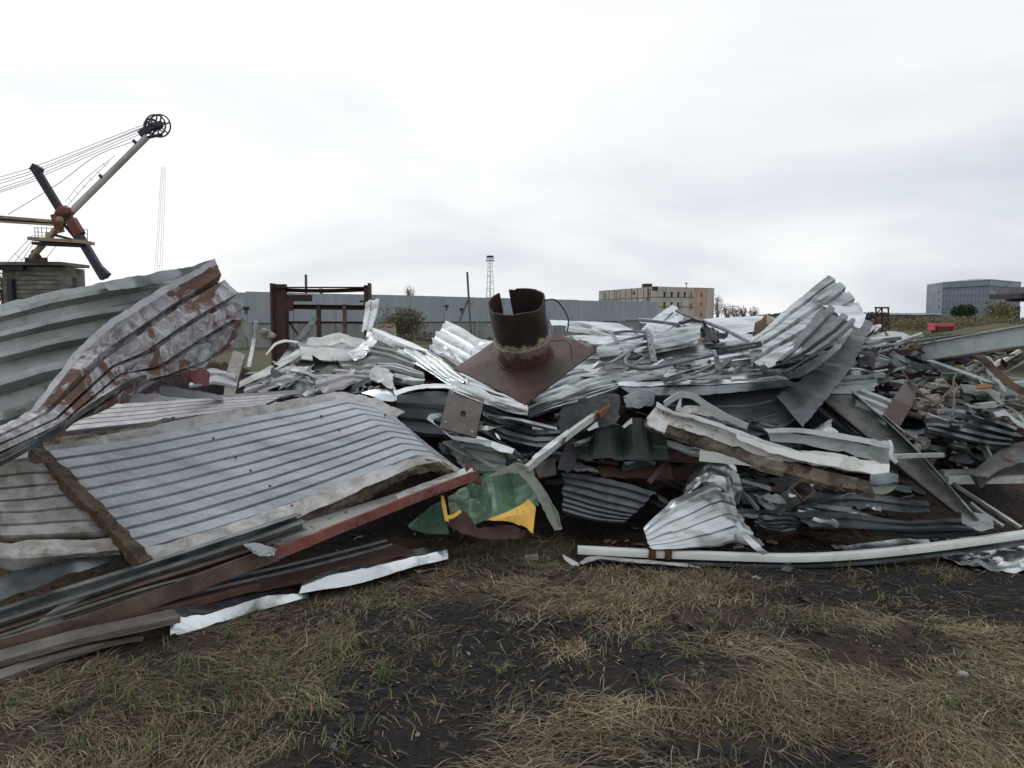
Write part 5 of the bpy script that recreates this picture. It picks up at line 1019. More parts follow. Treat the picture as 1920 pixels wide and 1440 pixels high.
sheet('inner_lip', 'thin bright lip above the light grey gutter', [[(1470, 694), (1500, 678), (1522, 660)], [(1472, 699), (1502, 682), (1525, 664)]], MT['galv'], k=-.46)
sheet('gutter_tray', 'long narrow tray with rolled edge left of the light grey gutter', [[(1370, 706), (1420, 702), (1462, 694), (1468, 700)], [(1372, 712), (1420, 710), (1462, 704), (1470, 708)]], MT['galv'], k=-.42, cr=.004)
# upright curled sheet
sheet('curled_sheet', 'tall bright ribbed sheet rearing up to a curled peak right of centre', [
    [(1410, 634, .2), (1450, 602, .1), (1489, 567, .1), (1522, 540), (1554, 515)],
    [(1402, 652, .1), (1450, 622), (1500, 588), (1540, 560), (1582, 533)],
    [(1408, 672), (1455, 645), (1515, 612), (1560, 584), (1604, 560)],
    [(1430, 690), (1475, 668), (1530, 636), (1580, 606), (1622, 588)]], MT['galv2'], k=-1.0, ribs=4, rh=-.045, sm=.8, cr=.004, cf=3, bend=.02, torn=.02, kink=.35, prof=(.0, .62, .72, .90))
sheet('curled_end', 'bright curled-over end of the tall ribbed sheet', [[(1542, 572), (1570, 573), (1600, 576), (1624, 590)], [(1560, 582), (1585, 590), (1606, 598), (1620, 604)], [(1575, 592), (1592, 604), (1606, 614), (1612, 616)]], MT['galv'], k=-1.18, cr=.008, bend=.01, sm=.8)
sheet('folded_facet', 'dark folded facet in front of the tall curled sheet', [[(1442, 692), (1470, 662), (1502, 624), (1542, 572)], [(1466, 686), (1500, 654), (1532, 622), (1566, 584)], [(1492, 676), (1530, 650), (1560, 628), (1590, 600)], [(1520, 672), (1556, 648), (1580, 628), (1604, 606)]], MT['slatem'], k=-1.12, ribs=3, rh=.035, bend=.012, cr=.006, kink=.3)  # downward-facing fold; its shade is put into a darker metal
sheet('facet_flap', 'pale flap hanging at the foot of the tall curled sheet', [[(1424, 676), (1440, 668), (1480, 650), (1502, 640)], [(1440, 692), (1455, 688), (1485, 672), (1505, 658)]], MT['galv2'], k=-1.16, cr=.01)
# pieces between the pipe and the curled sheet
sheet('peaked_sheet', 'bright pointed sheet peaking in front of the ruined building', [[(1188, 632), (1222, 600), (1262, 572)], [(1205, 640), (1240, 618), (1275, 590)], [(1222, 646), (1265, 638), (1300, 626)]], MT['galv'], k=-.2, ribs=3, rh=.02, cr=.012, cf=5)
sheet('torn_flap', 'small torn bright flap at the right foot of the pointed sheet', [[(1264, 584), (1276, 594), (1284, 610)], [(1262, 606), (1272, 612), (1290, 618)]], MT['galv'], k=-.3, cr=.018, cf=9)
sheet('long_sheet', 'long pale sheet stretching right from behind the rusty pipe', [[(1030, 600), (1090, 603), (1160, 607), (1190, 622)], [(1035, 612), (1090, 612), (1150, 622), (1190, 636)]], MT['galv'], k=.0, cr=.006)
sheet('long_sheet', 'grey-shaded sheet with a bright edge right behind the pipe wire', [[(1066, 602), (1100, 608), (1148, 624), (1150, 628)], [(1060, 622), (1100, 626), (1145, 636), (1150, 640)]], MT['galv2'], k=-.12, ribs=2, rh=.03)
sheet('long_sheet', 'flat bright sheet lying just right of the upper plate corner', [[(1060, 628), (1110, 628), (1160, 630), (1215, 634)], [(1095, 644), (1120, 648), (1165, 648), (1210, 646)]], MT['galv'], k=-.1, ribs=2, rh=.02, cr=.01)
sheet('rolled_sheet', 'ribbed sheet rolled into a half tube right of the pipe', [[(1112, 660), (1160, 640), (1228, 624), (1280, 612), (1322, 602)], [(1116, 656, -.15), (1160, 650, -.15), (1228, 638, -.15), (1285, 626, -.15), (1318, 618, -.15)], [(1120, 668, -.12), (1160, 664, -.12), (1232, 652, -.12), (1285, 642, -.12), (1312, 634, -.12)], [(1124, 676), (1160, 672), (1232, 658), (1280, 650), (1306, 646)]], MT['galv2'], k=-.35, ribs=4, rh=.02, cr=.006, sm=1, torn=.06)
sheet('torn_mouth', 'jagged dark torn end of a rolled sheet below the bent conduit', [[(1318, 604), (1330, 614), (1352, 628), (1368, 622)], [(1308, 640), (1328, 642), (1350, 640), (1364, 634)]], MT['dark'], k=-.3, cr=.025, cf=9, torn=.1, du=.015)
sheet('torn_sliver', 'white torn scalloped rim above the dark torn end', [[(1326, 606), (1345, 622), (1362, 628), (1368, 620)], [(1330, 618), (1345, 630), (1360, 634), (1368, 628)]], MT['galv'], k=-.24, cr=.015, cf=10)
sheet('grey_sheet', 'smooth grey sheet lying under the rolled ribbed one', [[(1225, 660), (1290, 650), (1360, 640), (1410, 628)], [(1235, 682), (1290, 676), (1350, 664), (1412, 650)]], MT['galv2'], k=-.18, bend=.01, cr=.004)
sheet('grey_sheet', 'pale sheet lying behind the dark bent bracket right of the grey one', [[(1330, 672), (1390, 660), (1440, 652)], [(1335, 690), (1390, 684), (1445, 676)]], MT['galv'], k=-.22, ribs=2, rh=.02, cr=.008)
sheet('far_sheet', 'flat bright sheet at the back edge of the heap right of the ruin', [[(1310, 600), (1370, 594), (1432, 592)], [(1330, 620), (1375, 624), (1418, 620)], [(1350, 642), (1385, 646), (1412, 634)]], MT['galv'], k=.2, ribs=3, rh=.015, cr=.008)
sheet('far_sheet', 'narrow bright sheet behind the conduits at the top of the heap', [[(1196, 596), (1260, 600), (1300, 606)], [(1200, 606), (1260, 612), (1306, 618)]], MT['galv2'], k=.4)
sheet('beige_slab', 'small beige slab leaning at the back edge of the heap', [[(1433, 589), (1450, 594), (1466, 600)], [(1430, 604), (1444, 612), (1456, 606)]], MT['stone'], k=.1, t=.04, cat='slab')
sheet('rust_scrap', 'rusty scrap piece leaning beside the beige slab', [[(1416, 606), (1428, 602), (1438, 588)], [(1412, 626), (1424, 624), (1436, 612)]], MT['rustd'], k=.0, cr=.015, t=.01)
sheet('back_sheet', 'long dull sheet filling the back of the heap under the tall curled one', [[(1340, 650, .1), (1450, 640, 0), (1560, 640, 0), (1660, 650, .1)], [(1340, 705, 0), (1450, 705, -.1), (1560, 712, -.1), (1660, 706, 0)]], MT['galvd'], k=-.1, ribs=4, rh=.03, cr=.015, torn=.08, bend=.02)
sheet('back_sheet', 'dull sheet filling the back of the heap behind the right corner of the rusty plate', [[(1040, 628, .2), (1130, 636, .1), (1240, 634, .1)], [(1040, 690, .1), (1130, 690, 0), (1240, 690, 0)]], MT['galv2'], k=.25, ribs=3, rh=.03, cr=.015, torn=.08, bend=.02)
# conduits and brackets on top
def conduit(label, pts, r=.013, mat='tube', name='conduit', cat='pipe', sec=None, **kw): return bar(name, label, [S(*p) for p in pts], sec or sec_tube(r, 8), MT[mat], cat, **kw)
conduit('dark conduit running along the skyline above the pointed sheet', [(1158, 603, -.3), (1190, 600, -.4), (1230, 603, -.5), (1274, 609, -.5)], .016)
conduit('grey conduit sloping down right from the bundle of straps', [(1268, 583, -.3), (1318, 602, -.4), (1369, 623, -.5), (1440, 662, -.5)], .017)
conduit('long conduit hooked back on itself in front of the rolled sheet', [(1180, 664, -.55), (1172, 676, -.55), (1180, 686, -.55), (1200, 691, -.55), (1230, 689, -.55), (1270, 680, -.55), (1345, 664, -.55), (1405, 652, -.55), (1434, 645, -.5)], .016)
conduit('short bent conduit crossing the hooked one at its left end', [(1148, 624, -.5), (1160, 645, -.5), (1172, 664, -.55)], .014)
conduit('conduit lying level from the bend to the holed flat bar', [(1148, 624, -.5), (1180, 621, -.5), (1218, 624, -.5)], .012)
conduit('conduit slanting from the bend up to the holed flat bar', [(1152, 643, -.52), (1180, 636, -.52), (1216, 626, -.52)], .013)
conduit('flattened conduit end reaching down left beside the plate', [(1122, 688, -.4), (1145, 680, -.5), (1172, 664, -.58), (1195, 648, -.5), (1212, 637, -.45)], .015, sec=sec_box(.04, .014))
conduit('short strut running into the foot of the holed flat bar', [(1180, 658, -.5), (1200, 664, -.5), (1220, 672, -.5)], .012, sec=sec_box(.03, .01))
o = conduit('upright grey flat bar with bolt holes right of the pipe', [(1217, 624, -.62), (1226, 678, -.62)], name='flat_bar', cat='flat bar', sec=sec_box(.055, .010), up=(0, -1, .2))
for px, py in ((1216, 629), (1219, 645), (1222, 660), (1224, 669)):
    V, Fs = lump_geo(S(px, py, -.66), .007, 1, 5, .05); mk('bolt', V, Fs, MT['galv' if py in (629, 669) else 'dark'], o)
conduit('small triangular bracket plate hanging from the long conduit', [(1341, 657, -.6), (1347, 694, -.6)], name='bracket', cat='bracket', sec=sec_box(.045, .010), up=(0, -1, .2))
conduit('dark bent strap lying below the triangular bracket', [(1262, 716, -.5), (1300, 708, -.52), (1332, 700, -.52), (1352, 688, -.5), (1368, 672, -.45)], name='strap', cat='strap', sec=sec_box(.055, .012))
conduit('thin strap above the dark bent one', [(1296, 703, -.5), (1318, 694, -.5), (1338, 684, -.5)], name='strap', cat='strap', sec=sec_box(.025, .012))
conduit('thin conduit curving behind the rolled sheet', [(1184, 614, -.2), (1194, 626, -.3), (1212, 636, -.35)], .008)
conduit('dark strap bundle lying over the rolled sheet end', [(1276, 606, -.5), (1296, 600, -.5), (1318, 604, -.5)], name='strap', cat='strap', sec=sec_box(.05, .03), mat='slate')
o = conduit('perforated dark rail lying at the foot of the tall curled sheet', [(1345, 660, -.7), (1380, 654, -.9), (1428, 645, -1.1)], name='perforated_rail', cat='rail', sec=sec_box(.03, .05), mat='slate')
for i in range(13):
    f = i/12; px, py = 1366+f*50, 656-f*9; V, Fs = lump_geo(S(px, py, -.86-.28*f), .005, 1, 4, 0); mk('hole_rim', V, Fs, MT['galv'], o)
sheet('bright_rag', 'little bright crumpled scrap standing on the long bright sheet', [[(1246, 700), (1250, 692), (1256, 702)], [(1244, 712), (1252, 710), (1260, 712)]], MT['galv'], k=-.5, cr=.01)
# ================================================================== FRONT CENTRE: torn plate, bar, green scrap
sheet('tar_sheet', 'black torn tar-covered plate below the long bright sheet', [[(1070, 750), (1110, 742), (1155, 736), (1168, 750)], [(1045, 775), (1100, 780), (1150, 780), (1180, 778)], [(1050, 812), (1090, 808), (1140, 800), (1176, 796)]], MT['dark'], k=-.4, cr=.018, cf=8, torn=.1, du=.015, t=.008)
sheet('crumpled_sheet', 'crumpled galvanised piece wedged under the left end of the folded lip', [[(1168, 742), (1190, 736), (1204, 730), (1230, 734)], [(1168, 756), (1190, 750), (1206, 752), (1226, 756)], [(1172, 766), (1195, 764), (1210, 762), (1222, 762)]], MT['galvd'], k=-.42, cr=.03, cf=8, du=.015)
wb = S(985, 875, -.6); db = thing('diagonal_bar', 'white painted box bar with a rusty end slanting up in front of the heap', 'bar', wb)
V, Fs = bar_geo([S(988, 878, -.55), S(1060, 820, -.5), S(1122, 775, -.4)], sec_box(.034, .046), up=(-.5, -.6, .6), n=14, wob=.006); mk('shaft', V, Fs, MT['whiterust'], db)
V, Fs = bar_geo([S(1122, 775, -.4), S(1146, 757, -.36)], sec_hollow(.037, .048), up=(-.5, -.6, .6)); mk('rusty_end', V, Fs, MT['rustd'], db)
V, Fs = bar_geo([S(1124, 779, -.42), S(1144, 764, -.38)], sec_box(.015, .05), up=(-.5, -.6, .6)); mk('rust_scale', V, Fs, MT['orange'], db)
g = sheet_geo([[(996, 858), (1030, 830), (1064, 806)], [(1004, 862), (1036, 838), (1068, 812)]], k=-.62, cr=.012, cf=12, du=.012); V, Fc = slab(g[0], g[1], .004); mk('torn_foil', V, Fc, MT['galv'], db, ang=24)
gb_ = A(930, 1005, 5.2); gb_[2] = 0
gs = thing('green_hopper', 'crumpled green sheet-metal casing with a torn yellow piece in front of the heap', 'casing', gb_)
def gpart(nm, rows, m, **kw): g = sheet_geo(rows, **kw); V, Fc = slab(g[0], g[1], g[2]); return mk(nm, V, Fc, MT[m], gs, ang=22)
gpart('back_wall', [[(842, 936, .05), (880, 916, .08), (920, 892, -.1), (962, 870, .05), (990, 878, -.1)], [(842, 958, -.1), (885, 942, -.05), (922, 926, -.28), (962, 914, -.1), (1006, 905, -.25)], [(848, 988, -.3), (890, 987, -.25), (926, 978, -.42), (970, 964, -.28), (1008, 950, -.35)]], 'green', k=-.12, cr=.035, cf=3.4, sm=0, bend=.02, t=.006)
gpart('left_flap', [[(764, 984), (800, 955), (834, 936)], [(768, 990), (800, 994), (838, 985)], [(772, 994), (802, 1002), (842, 1004)]], 'green', k=-.12, cr=.01, t=.006, sm=0)
gpart('folded_leg', [[(962, 868), (985, 880), (1012, 905), (1030, 940), (1052, 985)], [(990, 878), (1004, 892), (1026, 925), (1046, 960), (1058, 990)], [(968, 886), (990, 905), (1008, 935), (1022, 962), (1040, 992)]], 'greengrey', k=-.5, cr=.006, bend=.012, t=.006)
gpart('top_fold', [[(918, 892), (950, 872), (975, 866), (1000, 878)], [(914, 896), (950, 890), (978, 890), (1003, 892)]], 'greengrey', k=-.42, cr=.006, t=.006)
gpart('yellow_piece', [[(914, 973), (950, 959), (975, 947), (991, 935)], [(922, 976), (955, 968, -.02), (982, 962, -.04), (1005, 951)], [(955, 979), (972, 985), (988, 992), (999, 1000)]], 'yellow', k=-.58, cr=.004, cf=4, t=.005, sm=0)
gpart('brown_skirt', [[(834, 978), (852, 966, .05), (870, 954, .1), (882, 972, .0), (892, 989, -.1), (930, 984, 0), (965, 986, 0), (994, 998, -.1)], [(838, 984), (852, 992), (866, 1001), (882, 1005), (896, 1009), (930, 1013), (965, 1011), (994, 1005)]], 'rustd', k=-.42, cr=.004, bend=.004, t=.006, sm=0)
gpart('yellow_edge', [[(826, 928), (829, 950), (834, 976)], [(832, 930), (838, 955), (842, 978)]], 'yellow', k=-.5, cr=.004, t=.006)
gpart('yellow_edge', [[(834, 974), (850, 972), (866, 960)], [(838, 966), (850, 964), (862, 955)]], 'yellow', k=-.5, cr=.004, t=.006)
# dark corrugated sheets low in the middle
sheet('corrugated_sheet', 'dark corrugated sheet slumped to the soil right of the green casing', [[(1046, 886), (1110, 890), (1170, 905), (1232, 925)], [(1040, 925), (1100, 940), (1150, 955), (1190, 965)], [(1050, 962), (1090, 972), (1140, 982), (1170, 984)]], MT['slatem'], k=-.10, ribs=7, rh=.022, cr=.006, bend=.02, torn=.05)
sheet('corrugated_sheet', 'dark green corrugated sheet with a wavy upper edge above the slumped one', [[(1084, 806, -.1), (1104, 803, -.05), (1118, 789, -.16), (1150, 788, -.16), (1166, 800, -.05), (1182, 783, -.16), (1208, 783, -.16), (1218, 800, -.05), (1252, 808, -.1)], [(1080, 830), (1100, 832, .05), (1116, 828, -.06), (1150, 830, -.06), (1166, 834, .05), (1184, 828, -.06), (1210, 830, -.06), (1222, 838, .05), (1252, 840)], [(1076, 862), (1098, 862), (1114, 862), (1150, 862), (1166, 864), (1186, 862), (1212, 864), (1226, 866), (1254, 866)]], MT['darkgreen'], k=-.25, cr=.006, bend=.02, sm=0)
sheet('torn_tab', 'pale torn tab at the left end of the wavy dark green sheet', [[(1100, 803), (1120, 790)], [(1104, 808), (1122, 800)]], MT['primerl'], k=-.46, cr=.01)
sheet('torn_tab', 'pale green torn corner in the middle of the wavy dark green edge', [[(1166, 799), (1184, 784)], [(1170, 804), (1186, 795)]], MT['primerl'], k=-.46, cr=.01)
sheet('flap', 'short dark angled sheet with pale corner below the old white beam', [[(1232, 818), (1300, 838), (1340, 842)], [(1236, 832), (1300, 856), (1345, 860)]], MT['primer'], k=-.25, cr=.012, ribs=1, rh=.02)
bar('dark_beam', 'dark rusty beam running back behind the white box bar', [S(1090, 846, -.1), S(1200, 848, -.15), S(1312, 854, -.2)], sec_i(.09, .10, .01), MT['rustd'], 'steel beam')
bar('box_bar', 'short white box bar with an open square end below the old white beam', [S(1312, 853, -.35), S(1390, 860, -.4), S(1467, 868, -.45)], sec_hollow(.085, .075, .006), MT['white'], 'box bar', ang=20)
sheet('rust_curl', 'dark brown curled sheet inside the hollow below the dark beam', [[(1118, 875), (1160, 880), (1215, 872), (1250, 860)], [(1130, 895), (1165, 898), (1220, 900), (1262, 905)]], MT['rustd'], k=-.05, cr=.02, bend=.03, t=.006)
sheet('slab_scrap', 'broken dark plate standing in the hollow behind the diagonal bar', [[(1060, 838), (1080, 830), (1084, 850)], [(1044, 885), (1062, 890), (1076, 884)]], MT['dark'], k=-.25, cr=.02, t=.012)
sheet('slab_scrap', 'grey-brown bent plate at the foot of the diagonal bar', [[(1000, 868), (1024, 862), (1040, 858)], [(1010, 895), (1026, 893), (1044, 888)]], MT['browngrey'], k=-.2, cr=.01, t=.012)
# old white beam, rusty side
ow = S(1450, 915, -.5); ob = thing('rusted_beam', 'long old white channel beam with rust-stained side crossing the right of the heap', 'steel beam', ow)
def opart(nm, rows, m, **kw): g = sheet_geo(rows, **kw); V, Fc = slab(g[0], g[1], kw.get('t', .006)); return mk(nm, V, Fc, MT[m], ob, ang=24)
opart('top_lip', [[(1232, 752), (1262, 768), (1300, 776), (1350, 792), (1430, 822), (1520, 852)], [(1230, 762, -.03), (1262, 776, -.03), (1300, 785, -.03), (1350, 800, -.03), (1430, 832, -.03), (1520, 862, -.03)]], 'primerl', k=-.55, cr=.004)
opart('upper_face', [[(1230, 760), (1300, 784), (1430, 832), (1560, 850), (1668, 870)], [(1212, 784), (1290, 808), (1430, 856), (1555, 878), (1665, 896)]], 'whiterust', k=-.52, cr=.006, bend=.008, t=.006)
opart('side', [[(1210, 782), (1290, 806), (1430, 854), (1555, 884), (1650, 906)], [(1208, 798, .06), (1290, 822, .06), (1425, 872, .06), (1550, 908, .06), (1640, 924, .06)], [(1218, 806, .12), (1292, 832, .12), (1425, 882, .12), (1550, 916, .12), (1640, 936, .12)]], 'rustside', k=-.5, cr=.008, cf=7, bend=.008, t=.008)
opart('white_strip', [[(1380, 812), (1450, 838), (1560, 855), (1668, 872)], [(1382, 824), (1450, 852), (1560, 876), (1666, 896)]], 'white', k=-.60, cr=.003)
opart('back_strip', [[(1430, 803), (1500, 803), (1590, 814), (1668, 827)], [(1440, 812), (1500, 812), (1590, 826), (1668, 842)]], 'primerl', k=-.45, cr=.003)
opart('back_web', [[(1440, 812), (1500, 812), (1590, 826), (1668, 842)], [(1445, 828), (1500, 832), (1590, 852), (1668, 872)]], 'primer', k=-.40, cr=.003)
opart('nose', [[(1214, 782), (1232, 780), (1256, 790)], [(1212, 798), (1226, 804), (1246, 812)]], 'whiterust', k=-.6, cr=.02, cf=12, t=.01)
opart('end_cap', [[(1632, 890), (1660, 886), (1684, 890)], [(1630, 908), (1660, 910), (1684, 908)]], 'galvd', k=-.62, cr=.008)
opart('end_cap', [[(1634, 912), (1660, 914), (1682, 910)], [(1640, 926), (1656, 928), (1672, 922)]], 'greengrey', k=-.6, cr=.004)
bar('bent_strip', 'bent pale strip looping above the left end of the rusted beam', [S(1246, 758, -.6), S(1260, 748, -.6), S(1276, 740, -.6), S(1298, 742, -.6), S(1322, 758, -.55), S(1362, 782, -.5), S(1402, 800, -.5)], sec_box(.012, .045), MT['primerl'], 'metal strip', sm=.4)
sheet('inner_scrap', 'white folded scrap inside the loop of the bent strip', [[(1272, 766), (1290, 760), (1320, 762), (1352, 774)], [(1276, 778), (1300, 776), (1330, 782), (1360, 790)]], MT['whiteold'], k=-.45, cr=.012)
sheet('inner_scrap', 'upright pale sliver inside the loop of the bent strip', [[(1274, 748), (1278, 748)], [(1266, 770), (1276, 772)]], MT['primerl'], k=-.5)
sheet('white_chip', 'bright white folded chip standing behind the back strip of the rusted beam', [[(1540, 808), (1556, 796), (1572, 808)], [(1542, 812), (1556, 812), (1572, 814)]], MT['white'], k=-.3)
bar('bent_rod', 'pale rod sticking out right from the end of the rusted beam', [S(1672, 856, -.6), S(1720, 854, -.5), S(1768, 853, -.45)], sec_box(.03, .028), MT['primerl'], 'rod')
bar('rod_stub', 'short pale bent stub at the end of the rusted beam', [S(1668, 828, -.5), S(1672, 842, -.55), S(1670, 856, -.6), S(1682, 868, -.6)], sec_tube(.015, 8), MT['primerl'], 'rod')
# shiny crushed sheet in front
sb = A(1330, 1035, 5.1); sb[2] = 0
sheet('crushed_sheet', 'shiny crushed ribbed sheet standing in front of the heap on the white ground beam', [
    [(1206, 990, -.1), (1240, 958, -.1), (1285, 925, -.05), (1322, 905, 0), (1338, 900, 0)],
    [(1210, 1004, -.1), (1250, 982, -.15), (1300, 955, -.15), (1345, 935, -.1), (1372, 942, 0)],
    [(1214, 1020, -.05), (1262, 1008, -.1), (1318, 990, -.1), (1372, 975, -.05), (1398, 990, 0)],
    [(1222, 1034, 0), (1280, 1030, 0), (1330, 1026, 0), (1385, 1022, 0), (1432, 1030, 0)]], MT['galv2'], k=-.2, ribs=5, rh=.014, cr=.035, cf=2.6, du=.018, bend=.01)
sheet('crushed_end', 'rolled shining upper end of the crushed sheet', [
    [(1280, 925, 0), (1290, 895, 0), (1315, 868, 0), (1350, 868, 0), (1378, 882, 0)],
    [(1290, 930, -.15), (1310, 905, -.2), (1340, 890, -.2), (1368, 900, -.15), (1386, 915, -.05)],
    [(1320, 920, -.1), (1338, 915, -.15), (1360, 920, -.15), (1380, 935, -.1), (1388, 950, 0)]], MT['galv2'], k=-.12, cr=.04, cf=4, du=.014)
sheet('white_scrap', 'white torn scrap poking up behind the rolled shining end', [[(1312, 868), (1322, 862), (1330, 874)], [(1308, 886), (1320, 884), (1332, 882)]], MT['whiteold'], k=-.15, cr=.02, cf=10)
sheet('side_flange', 'bright bent flange trailing right from the crushed sheet', [[(1385, 975), (1400, 1000), (1425, 1022), (1442, 1036)], [(1378, 980), (1390, 1005), (1412, 1028), (1430, 1040)]], MT['galv'], k=-.35, cr=.006)
sheet('jagged_sheet', 'jagged galvanised sheet spread on the soil right of the crushed sheet', [[(1392, 945), (1425, 955), (1470, 960), (1510, 975)], [(1400, 972), (1435, 985), (1475, 985), (1528, 990)], [(1410, 985), (1450, 1000), (1486, 1002), (1525, 996)]], MT['galvd'], k=-.1, ribs=5, rh=.025, cr=.02, cf=6, torn=.12, du=.018)
# square tube
bar('square_tube', 'grey square tube with a rusty open end in the dark middle right', [S(1452, 958, .2), S(1480, 935, -.05), S(1506, 918, -.35)], sec_hollow(.115, .115, .006), MT['primer'], 'box bar', ang=20, up=(.75, 0, .65))
V, Fs = bar_geo([S(1503, 919.5, -.32), S(1507, 917.5, -.36)], sec_hollow(.119, .119, .008), up=(.75, 0, .65)); o = mk('tube_collar', V, Fs, MT['brownbeam']); tag(o, 'brown rusty rim on the open end of the square tube', 'rim')
sheet('foil_bend', 'grey bent foil above the open square tube', [[(1500, 888), (1530, 893), (1560, 905)], [(1508, 905), (1535, 915), (1558, 912)]], MT['galvd'], k=-.1, cr=.015)
for lab, rows, m, kk in (('upper long dark flattened sheet in the hollow at the right', [[(1500, 935), (1600, 926), (1700, 935), (1740, 940)], [(1490, 958), (1600, 955), (1680, 965), (1740, 965)]], 'slatem', -.05),
    ('long dark curved sheet running to the foot of the slanting beam', [[(1480, 962), (1600, 962), (1700, 978), (1828, 972)], [(1520, 990), (1620, 990), (1700, 1000), (1835, 996)]], 'slate', -.15),
    ('dark sheet deep under the rusted beam', [[(1390, 900), (1480, 895), (1560, 915)], [(1390, 950), (1480, 940), (1560, 940)]], 'slate', .25),
    ('low dark sheet at the soil behind the white ground beam', [[(1620, 985), (1720, 995), (1850, 990)], [(1640, 1002), (1720, 1012), (1860, 1004)]], 'darkgreen', -.1)):
    sheet('dark_sheet', lab, rows, MT[m], k=kk, ribs=2, rh=.02, cr=.010, bend=.02, group='dark flattened sheets in the hollow')  # shade of the gaps is put into these dark colours
# white ground beam
gm = A(1480, 1052, 5.1); gm[2] = 0
gd = thing('ground_beam', 'long white curved box beam lying on the soil along the front right', 'steel beam', gm)
pts = [(1083, 1031, 5.12), (1200, 1037, 5.1), (1330, 1042, 5.08), (1480, 1046, 5.06), (1600, 1041, 5.08), (1730, 1028, 5.12), (1850, 1012, 5.2), (1990, 992, 5.3)]
V, Fs = bar_geo([A(*p) for p in pts], [[(-.03, -.02), (-.018, -.026), (.018, -.026), (.03, -.02), (.03, .016), (.02, .026), (-.02, .026), (-.03, .016)]], n=44); V[:, 2] = np.maximum(V[:, 2], .01); mk('box_section', V, Fs, MT['white'], gd, ang=50)
V, Fs = bar_geo([A(p[0]+(30 if i == 0 else 0), p[1]+14, p[2]-.02) for i, p in enumerate(pts)], sec_box(.09, .012), n=44); V[:, 2] = np.maximum(V[:, 2], .004); mk('bottom_flange', V, Fs, MT['galvd'], gd)
for x0, x1 in ((1216, 1228), (1246, 1258)):
    V, Fs = bar_geo([A(x0, 1038.5, 5.07), A(x1, 1039.5, 5.07)], sec_box(.068, .058)); mk('rust_patch', V, Fs, MT['rustd'], gd)
sheet('white_tail', 'torn white paper-thin sheet end under the left end of the ground beam', [[(1054, 1040), (1068, 1048), (1085, 1056)], [(1058, 1050), (1072, 1060), (1086, 1060)]], MT['white'], k=-.1, cr=.01)
sheet('white_tail', 'second torn white strip curling beside the ground beam end', [[(1086, 1056), (1100, 1044), (1125, 1044), (1200, 1050), (1290, 1056)], [(1092, 1058), (1104, 1054), (1130, 1050), (1200, 1056), (1290, 1062)]], MT['whiteold'], k=-.12, cr=.006)
sheet('silver_strip', 'flat silver strip lying behind the ground beam', [[(1570, 1024), (1640, 1014), (1700, 1009), (1741, 1010)], [(1590, 1036), (1640, 1030), (1700, 1024), (1746, 1021)]], MT['galv'], cr=.008)
sheet('foil_heap', 'crumpled silvery foil sheet on the soil at the lower right edge', [[(1740, 1036), (1800, 1028), (1870, 1024), (1980, 1010)], [(1760, 1050), (1820, 1048), (1880, 1048), (1980, 1040)], [(1800, 1062), (1850, 1068), (1900, 1074), (1980, 1072)]], MT['galv'], k=-.02, cr=.04, cf=5, du=.018)
sheet('foil_scrap', 'small crumpled foil tuft behind the ground beam right of the silver strip', [[(1742, 1014), (1765, 1004), (1780, 1012)], [(1746, 1020), (1765, 1018), (1782, 1018)]], MT['galv2'], cr=.03, cf=10, du=.015)
# ================================================================== RIGHT: slanting beam, girder, rubble
sbm = S(1820, 970, -.2); sl_ = thing('slanting_beam', 'long grey I-beam slanting from the middle of the heap down to the front right', 'steel beam', sbm)
Pa, Pb = [(1585, 738, .1), (1660, 800, 0), (1740, 880, -.1), (1826, 970, -.25)], None
g = sheet_geo([[(1535, 742, .1), (1620, 812, 0), (1700, 885, -.1), (1800, 962, -.2)], [(1600, 740, .05), (1690, 822, -.05), (1760, 895, -.12), (1826, 966, -.25)]], k=-.1, bend=.003); V, Fc = slab(g[0], g[1], .012); mk('web', V, Fc, MT['webdark'], sl_, ang=20)
V, Fs = bar_geo([S(1600, 738, -.1), S(1690, 818, -.2), S(1760, 890, -.3), S(1828, 968, -.4)], sec_box(.12, .012), up=(.6, .1, .7), n=14); mk('top_flange', V, Fs, MT['galvd'], sl_)
V, Fs = bar_geo([S(1530, 742, .0), S(1616, 812, -.1), S(1700, 888, -.2), S(1798, 966, -.3)], sec_box(.10, .012), up=(.6, .1, .7), n=14); mk('bottom_flange', V, Fs, MT['browngrey'], sl_)
bar('small_beam', 'dark shorter beam lying parallel left of the slanting beam', [S(1520, 770, .1), S(1580, 818, .05), S(1650, 860, .0)], sec_i(.12, .16, .01), MT['slate'], 'steel beam')
bar('thin_bar', 'thin grey bar running down right from the slanting beam', [S(1786, 906, -.1), S(1850, 948, -.1), S(1914, 990, -.1)], sec_box(.045, .02), MT['galv2'], 'bar')
bar('thin_bar', 'short bright bent bar between slanting beam and ground beam', [S(1818, 944, -.2), S(1840, 962, -.2), S(1880, 988, -.2)], sec_angle(.04, .03, .004), MT['galv2'], 'bar', wob=.01)
sheet('crumpled_metal', 'crumpled grey-green metal at the foot of the slanting beam', [[(1800, 958), (1830, 966), (1856, 972)], [(1800, 985), (1835, 996), (1860, 994)]], MT['primer'], k=-.3, cr=.025, cf=8, du=.015)
sheet('thin_bar', 'thin grey strip edge behind the slanting beam near the brown plate', [[(1655, 777), (1676, 796), (1696, 812)], [(1658, 775), (1679, 794), (1698, 810)]], MT['galvd'], k=-.25)
sheet('brown_plate', 'leaning brown steel plate above the slanting beam', [[(1698, 713, .1), (1722, 722, .1)], [(1676, 745, .02), (1710, 760, .02)], [(1655, 778), (1686, 802)]], MT['plate'], k=-.2, t=.02, bend=.004, cat='steel plate')
